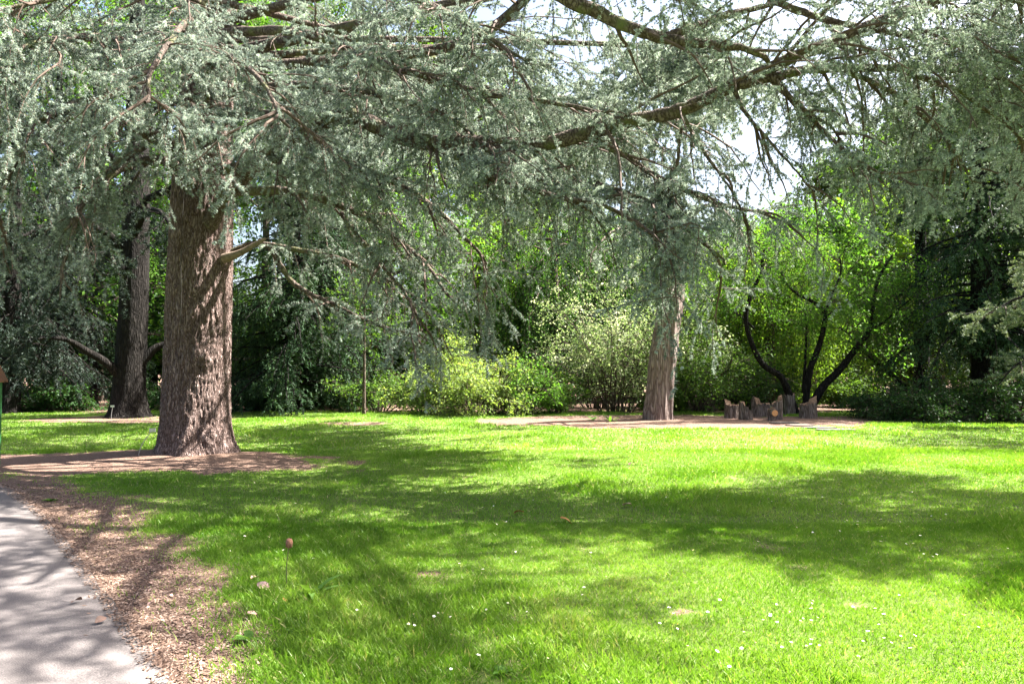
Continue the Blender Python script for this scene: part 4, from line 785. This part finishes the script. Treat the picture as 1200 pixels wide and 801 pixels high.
# ------------------------------------------------------------ small things in the grass
def seedhead():
    c = gnd(336, 690); c[2] = 0; Y = c[1]; o = empty("seed_head_stalk", c, "single dry brown seed head on a thin stalk above the long grass", "plant")
    top = at(339, 636, Y); W = spline(np.array([c, c+(top-c)*.5+[-.01, 0, 0], top]), 12); V, F = tubes(W, np.full(12, .004), 6); MB().add(V, F).build("stalk", plain("stalk", (.12, .14, .04), .7), o)
    rng = np.random.RandomState(2); th = np.linspace(0, math.pi, 9); P = top+np.stack([0*th, 0*th, -.034*np.cos(th)], 1); V, F = tubes(P, .024*np.sin(th)**.7+.002, 14); V = V+rng.normal(0, .0015, V.shape)
    MB().add(V, F).build("seed_head", plain("dry_brown", (.22, .10, .06), .9, noise=.3, scale=90), o, smooth=True)
seedhead()
def weed(px, py, h, n, lab, seed, wl=.028, grp=None):
    rng = np.random.RandomState(seed); c = gnd(px, py); c[2] = float(gz(np.array([c[0]]), np.array([c[1]]))[0]); a = np.arange(n)*2.4+rng.rand(n); m_ = MB()
    for i in range(n):
        e = rng.uniform(.25, 1.1); d = np.array([[math.cos(a[i]), math.sin(a[i]), e*1.6]]); C = curves(rng, c[None], d, h*rng.uniform(.7, 1.15), 7, 1.1, .05)[0]
        T = nrm(np.gradient(C, axis=0)); S = nrm(np.cross(T, [0, 0, 1.])); w = wl*np.array([.15, .5, .9, 1, .85, .5, .03])[:, None]
        V = np.stack([C-S*w, C-[0, 0, .006], C+S*w], 1).reshape(-1, 3); q = np.arange(21).reshape(7, 3); F = np.concatenate([np.stack([q[:-1, j], q[:-1, j+1], q[1:, j+1], q[1:, j]], 1) for j in (0, 1)]); m_.add(V, F, rng.rand())
    return tag(m_.build("weed_plant", M_weed, origin=c, smooth=True), lab, "weed", grp)
weed(366, 700, .27, 9, "tallest broad-leaved dock weed beside the brown seed head", 1, .022)
weed(350, 745, .14, 8, "broad-leaved weed on the bare patch below the seed head", 2)
weed(294, 752, .12, 7, "small weed by the bare mulch near the path end", 3)
weed(60, 588, .10, 8, "tuft of weeds on the strip beside the path bend", 4)
weed(345, 530, .28, 12, "leafy weed sprouting right of the massive cedar foot", 5, .02)
weed(478, 500, .2, 8, "small weed on the lawn edge far behind", 6)
weed(170, 487, .75, 14, "leafy seedling at the foot of the furrowed conifer", 7, .04)
weed(695, 492, .3, 9, "seedling in the mulch left of the dead trunk", 8, .04)
weed(715, 494, .3, 9, "seedling in the mulch nearer the dead trunk", 9, .04)
weed(590, 790, .08, 8, "round-leaved weed in the lawn at the bottom centre", 10, .02)
# daisies: individuals that share one mesh
def daisy_mesh():
    m_ = MB(); k = 12; th = np.arange(k)*2*math.pi/k
    for t in th:
        d = np.array([math.cos(t), math.sin(t), 0]); s = np.array([-d[1], d[0], 0]); V = np.array([d*.003-s*.001, d*.012-s*.0026+[0, 0, .002], d*.0155+[0, 0, .0025], d*.012+s*.0026+[0, 0, .002], d*.003+s*.001])+[0, 0, .05]
        m_.add(V, np.array([[0, 1, 2, 3, 4]]), .5)
    return m_
rng = np.random.RandomState(77)
M_pet = plain("white_petals", (.8, .8, .78), .6, noise=.03); M_eye = plain("yellow_eye", (.75, .5, .05), .7, noise=.05); M_stem = plain("daisy_stem", (.08, .16, .03), .6)
d0 = empty("daisy", (0, 0, 0), "small white daisy flower open in the mown grass", "flower", "daisies scattered over the lawn")
pt = daisy_mesh().build("petals", M_pet, d0)
V, F = tubes(np.array([[0, 0, .048], [0, 0, .051], [0, 0, .0545], [0, 0, .0555]]), np.array([.0025, .0048, .0036, .0005]), 8); ey = MB().add(V, F).build("eye", M_eye, d0)
V, F = tubes(np.array([[0, 0, 0.], [.002, 0, .025], [0, 0, .05]]), np.full(3, .0012), 4); stm = MB().add(V, F).build("stem", M_stem, d0)
spots = []
for (cx, cy, sx, sy, n) in ((1040, 610, 90, 22, 42), (1100, 650, 60, 12, 14), (920, 590, 130, 25, 14), (520, 720, 90, 50, 22), (990, 750, 150, 35, 50), (680, 640, 150, 60, 24), (330, 640, 60, 40, 8), (700, 560, 120, 15, 8)):
    for _ in range(n):
        px = rng.normal(cx, sx*.7); py = rng.normal(cy, sy*.7)
        if py > 798 or px > 1198 or px < 210 or py < 515: continue
        g = gnd(px, py); 
        if dirt(np.array([g[0]]), np.array([g[1]]))[0] < .6: spots.append(g)
for i, g in enumerate(spots):
    z0 = float(gz(np.array([g[0]]), np.array([g[1]]))[0])+.008
    if i == 0: r_ = d0
    else:
        r_ = d0.copy(); COL.objects.link(r_)
        for ch in (pt, ey, stm): c = ch.copy(); COL.objects.link(c); c.parent = r_
    r_.location = (g[0], g[1], z0); s = rng.uniform(.4, .78); r_.scale = (s, s, rng.uniform(.78, 1.1)); r_.rotation_euler = (rng.normal(0, .25), rng.normal(0, .25), rng.rand()*6)
# fallen leaves and bits
fl = MB(); k = 9; u = np.linspace(0, 1, k); w = .028*np.sin(u*math.pi)**.8; Vc = np.stack([(u-.5)*.09, 0*u, .012*np.sin(u*3.1)], 1)
V = np.stack([Vc+np.stack([0*u, -w, .010*u], 1), Vc, Vc+np.stack([0*u, w, .016*(1-u)], 1)], 1).reshape(-1, 3); q = np.arange(3*k).reshape(k, 3)
Ff = np.concatenate([np.stack([q[:-1, j], q[:-1, j+1], q[1:, j+1], q[1:, j]], 1) for j in (0, 1)])
M_fl = plain("dry_pink_leaf", (.48, .30, .24), .7, noise=.2, scale=30); M_fl2 = plain("dry_orange_leaf", (.42, .20, .05), .7, noise=.2, scale=30)
named = {(309, 693): "largest pale pink fallen leaf beside the long grass", (299, 681): "dull brown fallen leaf just above the pale pink one", (735, 594): "pale pink fallen leaf lying alone in mid lawn", (663, 614): "orange fallen leaf in mid lawn", (334, 711): "orange-brown fallen leaf below the seed head", (295, 726): "small pink fallen leaf at the edge of the bare strip", (608, 604): "orange-brown fallen leaf in the dappled lawn", (90, 712): "dark curled leaf on the sunlit paved path", (118, 735): "small dark leaf on the path near its grassy edge", (740, 546): "tiny brown leaf on the far sunlit lawn"}
def litter(px, py, lab, mat, s, grp=None):
    g = gnd(px, py); z0 = float(gz(np.array([g[0]]), np.array([g[1]]))[0])+(.045 if mat is not None and path_signed(np.array([g[0]]), np.array([g[1]]))[0] < 0 else .03)
    o = MB().add(V, Ff).build("fallen_leaf", mat, origin=(0, 0, 0), smooth=True); o.location = (g[0], g[1], z0); o.scale = (s, s, s); o.rotation_euler = (rng.normal(0, .3), rng.normal(0, .3), rng.rand()*6); tag(o, lab, "leaf", grp); return o
for (px, py), lab in named.items(): litter(px, py, lab, M_fl if "pink" in lab else (M_fl2 if "orange" in lab else M_bench), 1.3 if px == 309 else (1.5 if py < 620 else .9))
src = litter(240, 720, "small brown dry leaf scrap in the mulch strip by the path", M_fl, .5, "leaf scraps in the mulch strip")
for i in range(45):
    py = rng.uniform(575, 795); px = np.interp(py, [560, 600, 660, 725, 801], [20, 75, 130, 180, 235])+abs(rng.normal(0, 45)); g = gnd(px, py); c = src.copy(); COL.objects.link(c)
    c.location = (g[0], g[1], float(gz(np.array([g[0]]), np.array([g[1]]))[0])+.012); s = rng.uniform(.15, .4); c.scale = (s, s, s); c.rotation_euler = (rng.normal(0, .4), rng.normal(0, .4), rng.rand()*6)
# bark chips and needles littering the bare ground: nobody could count them
r = np.random.RandomState(99); n = 60000; y = np.sqrt(3.2**2+(26**2-3.2**2)*r.rand(n)); x = (r.rand(n)*2-1)*.74*y; near = r.rand(n) < .5; y[near] = r.uniform(3.3, 10, near.sum()); x[near] = np.interp(y[near], [3.3, 3.7, 4.6, 5.9, 8, 9.7], [-1.5, -1.7, -2.4, -3.45, -5.15, -6.8])-.12+np.abs(r.normal(0, .55, near.sum()))
d = dirt(x, y); pd = path_signed(x, y); kk = ((d > .35) & (pd > .0)) | ((pd > -.35) & (pd <= 0) & (r.rand(n) < np.exp(pd/.08)) & (y < 10)); x = x[kk]; y = y[kk]; pd = pd[kk]; C = np.stack([x, y, np.where(pd > .02, gz(x, y)+.006, .034)], 1)
V_, F_, v_ = leaves(r, C, .02+.0012*y[:, None][:, 0:1].mean(), up=2.2, aspect=.35)
tag(MB().add(V_, F_, v_).build("bark_litter", leafmat("bark_chips", [(0, (.045, .028, .02)), (.5, (.135, .085, .062)), (1, (.34, .245, .19))], trans=0)), "brown bark chips and dry litter strewn over the bare ground", "litter", kind='stuff')
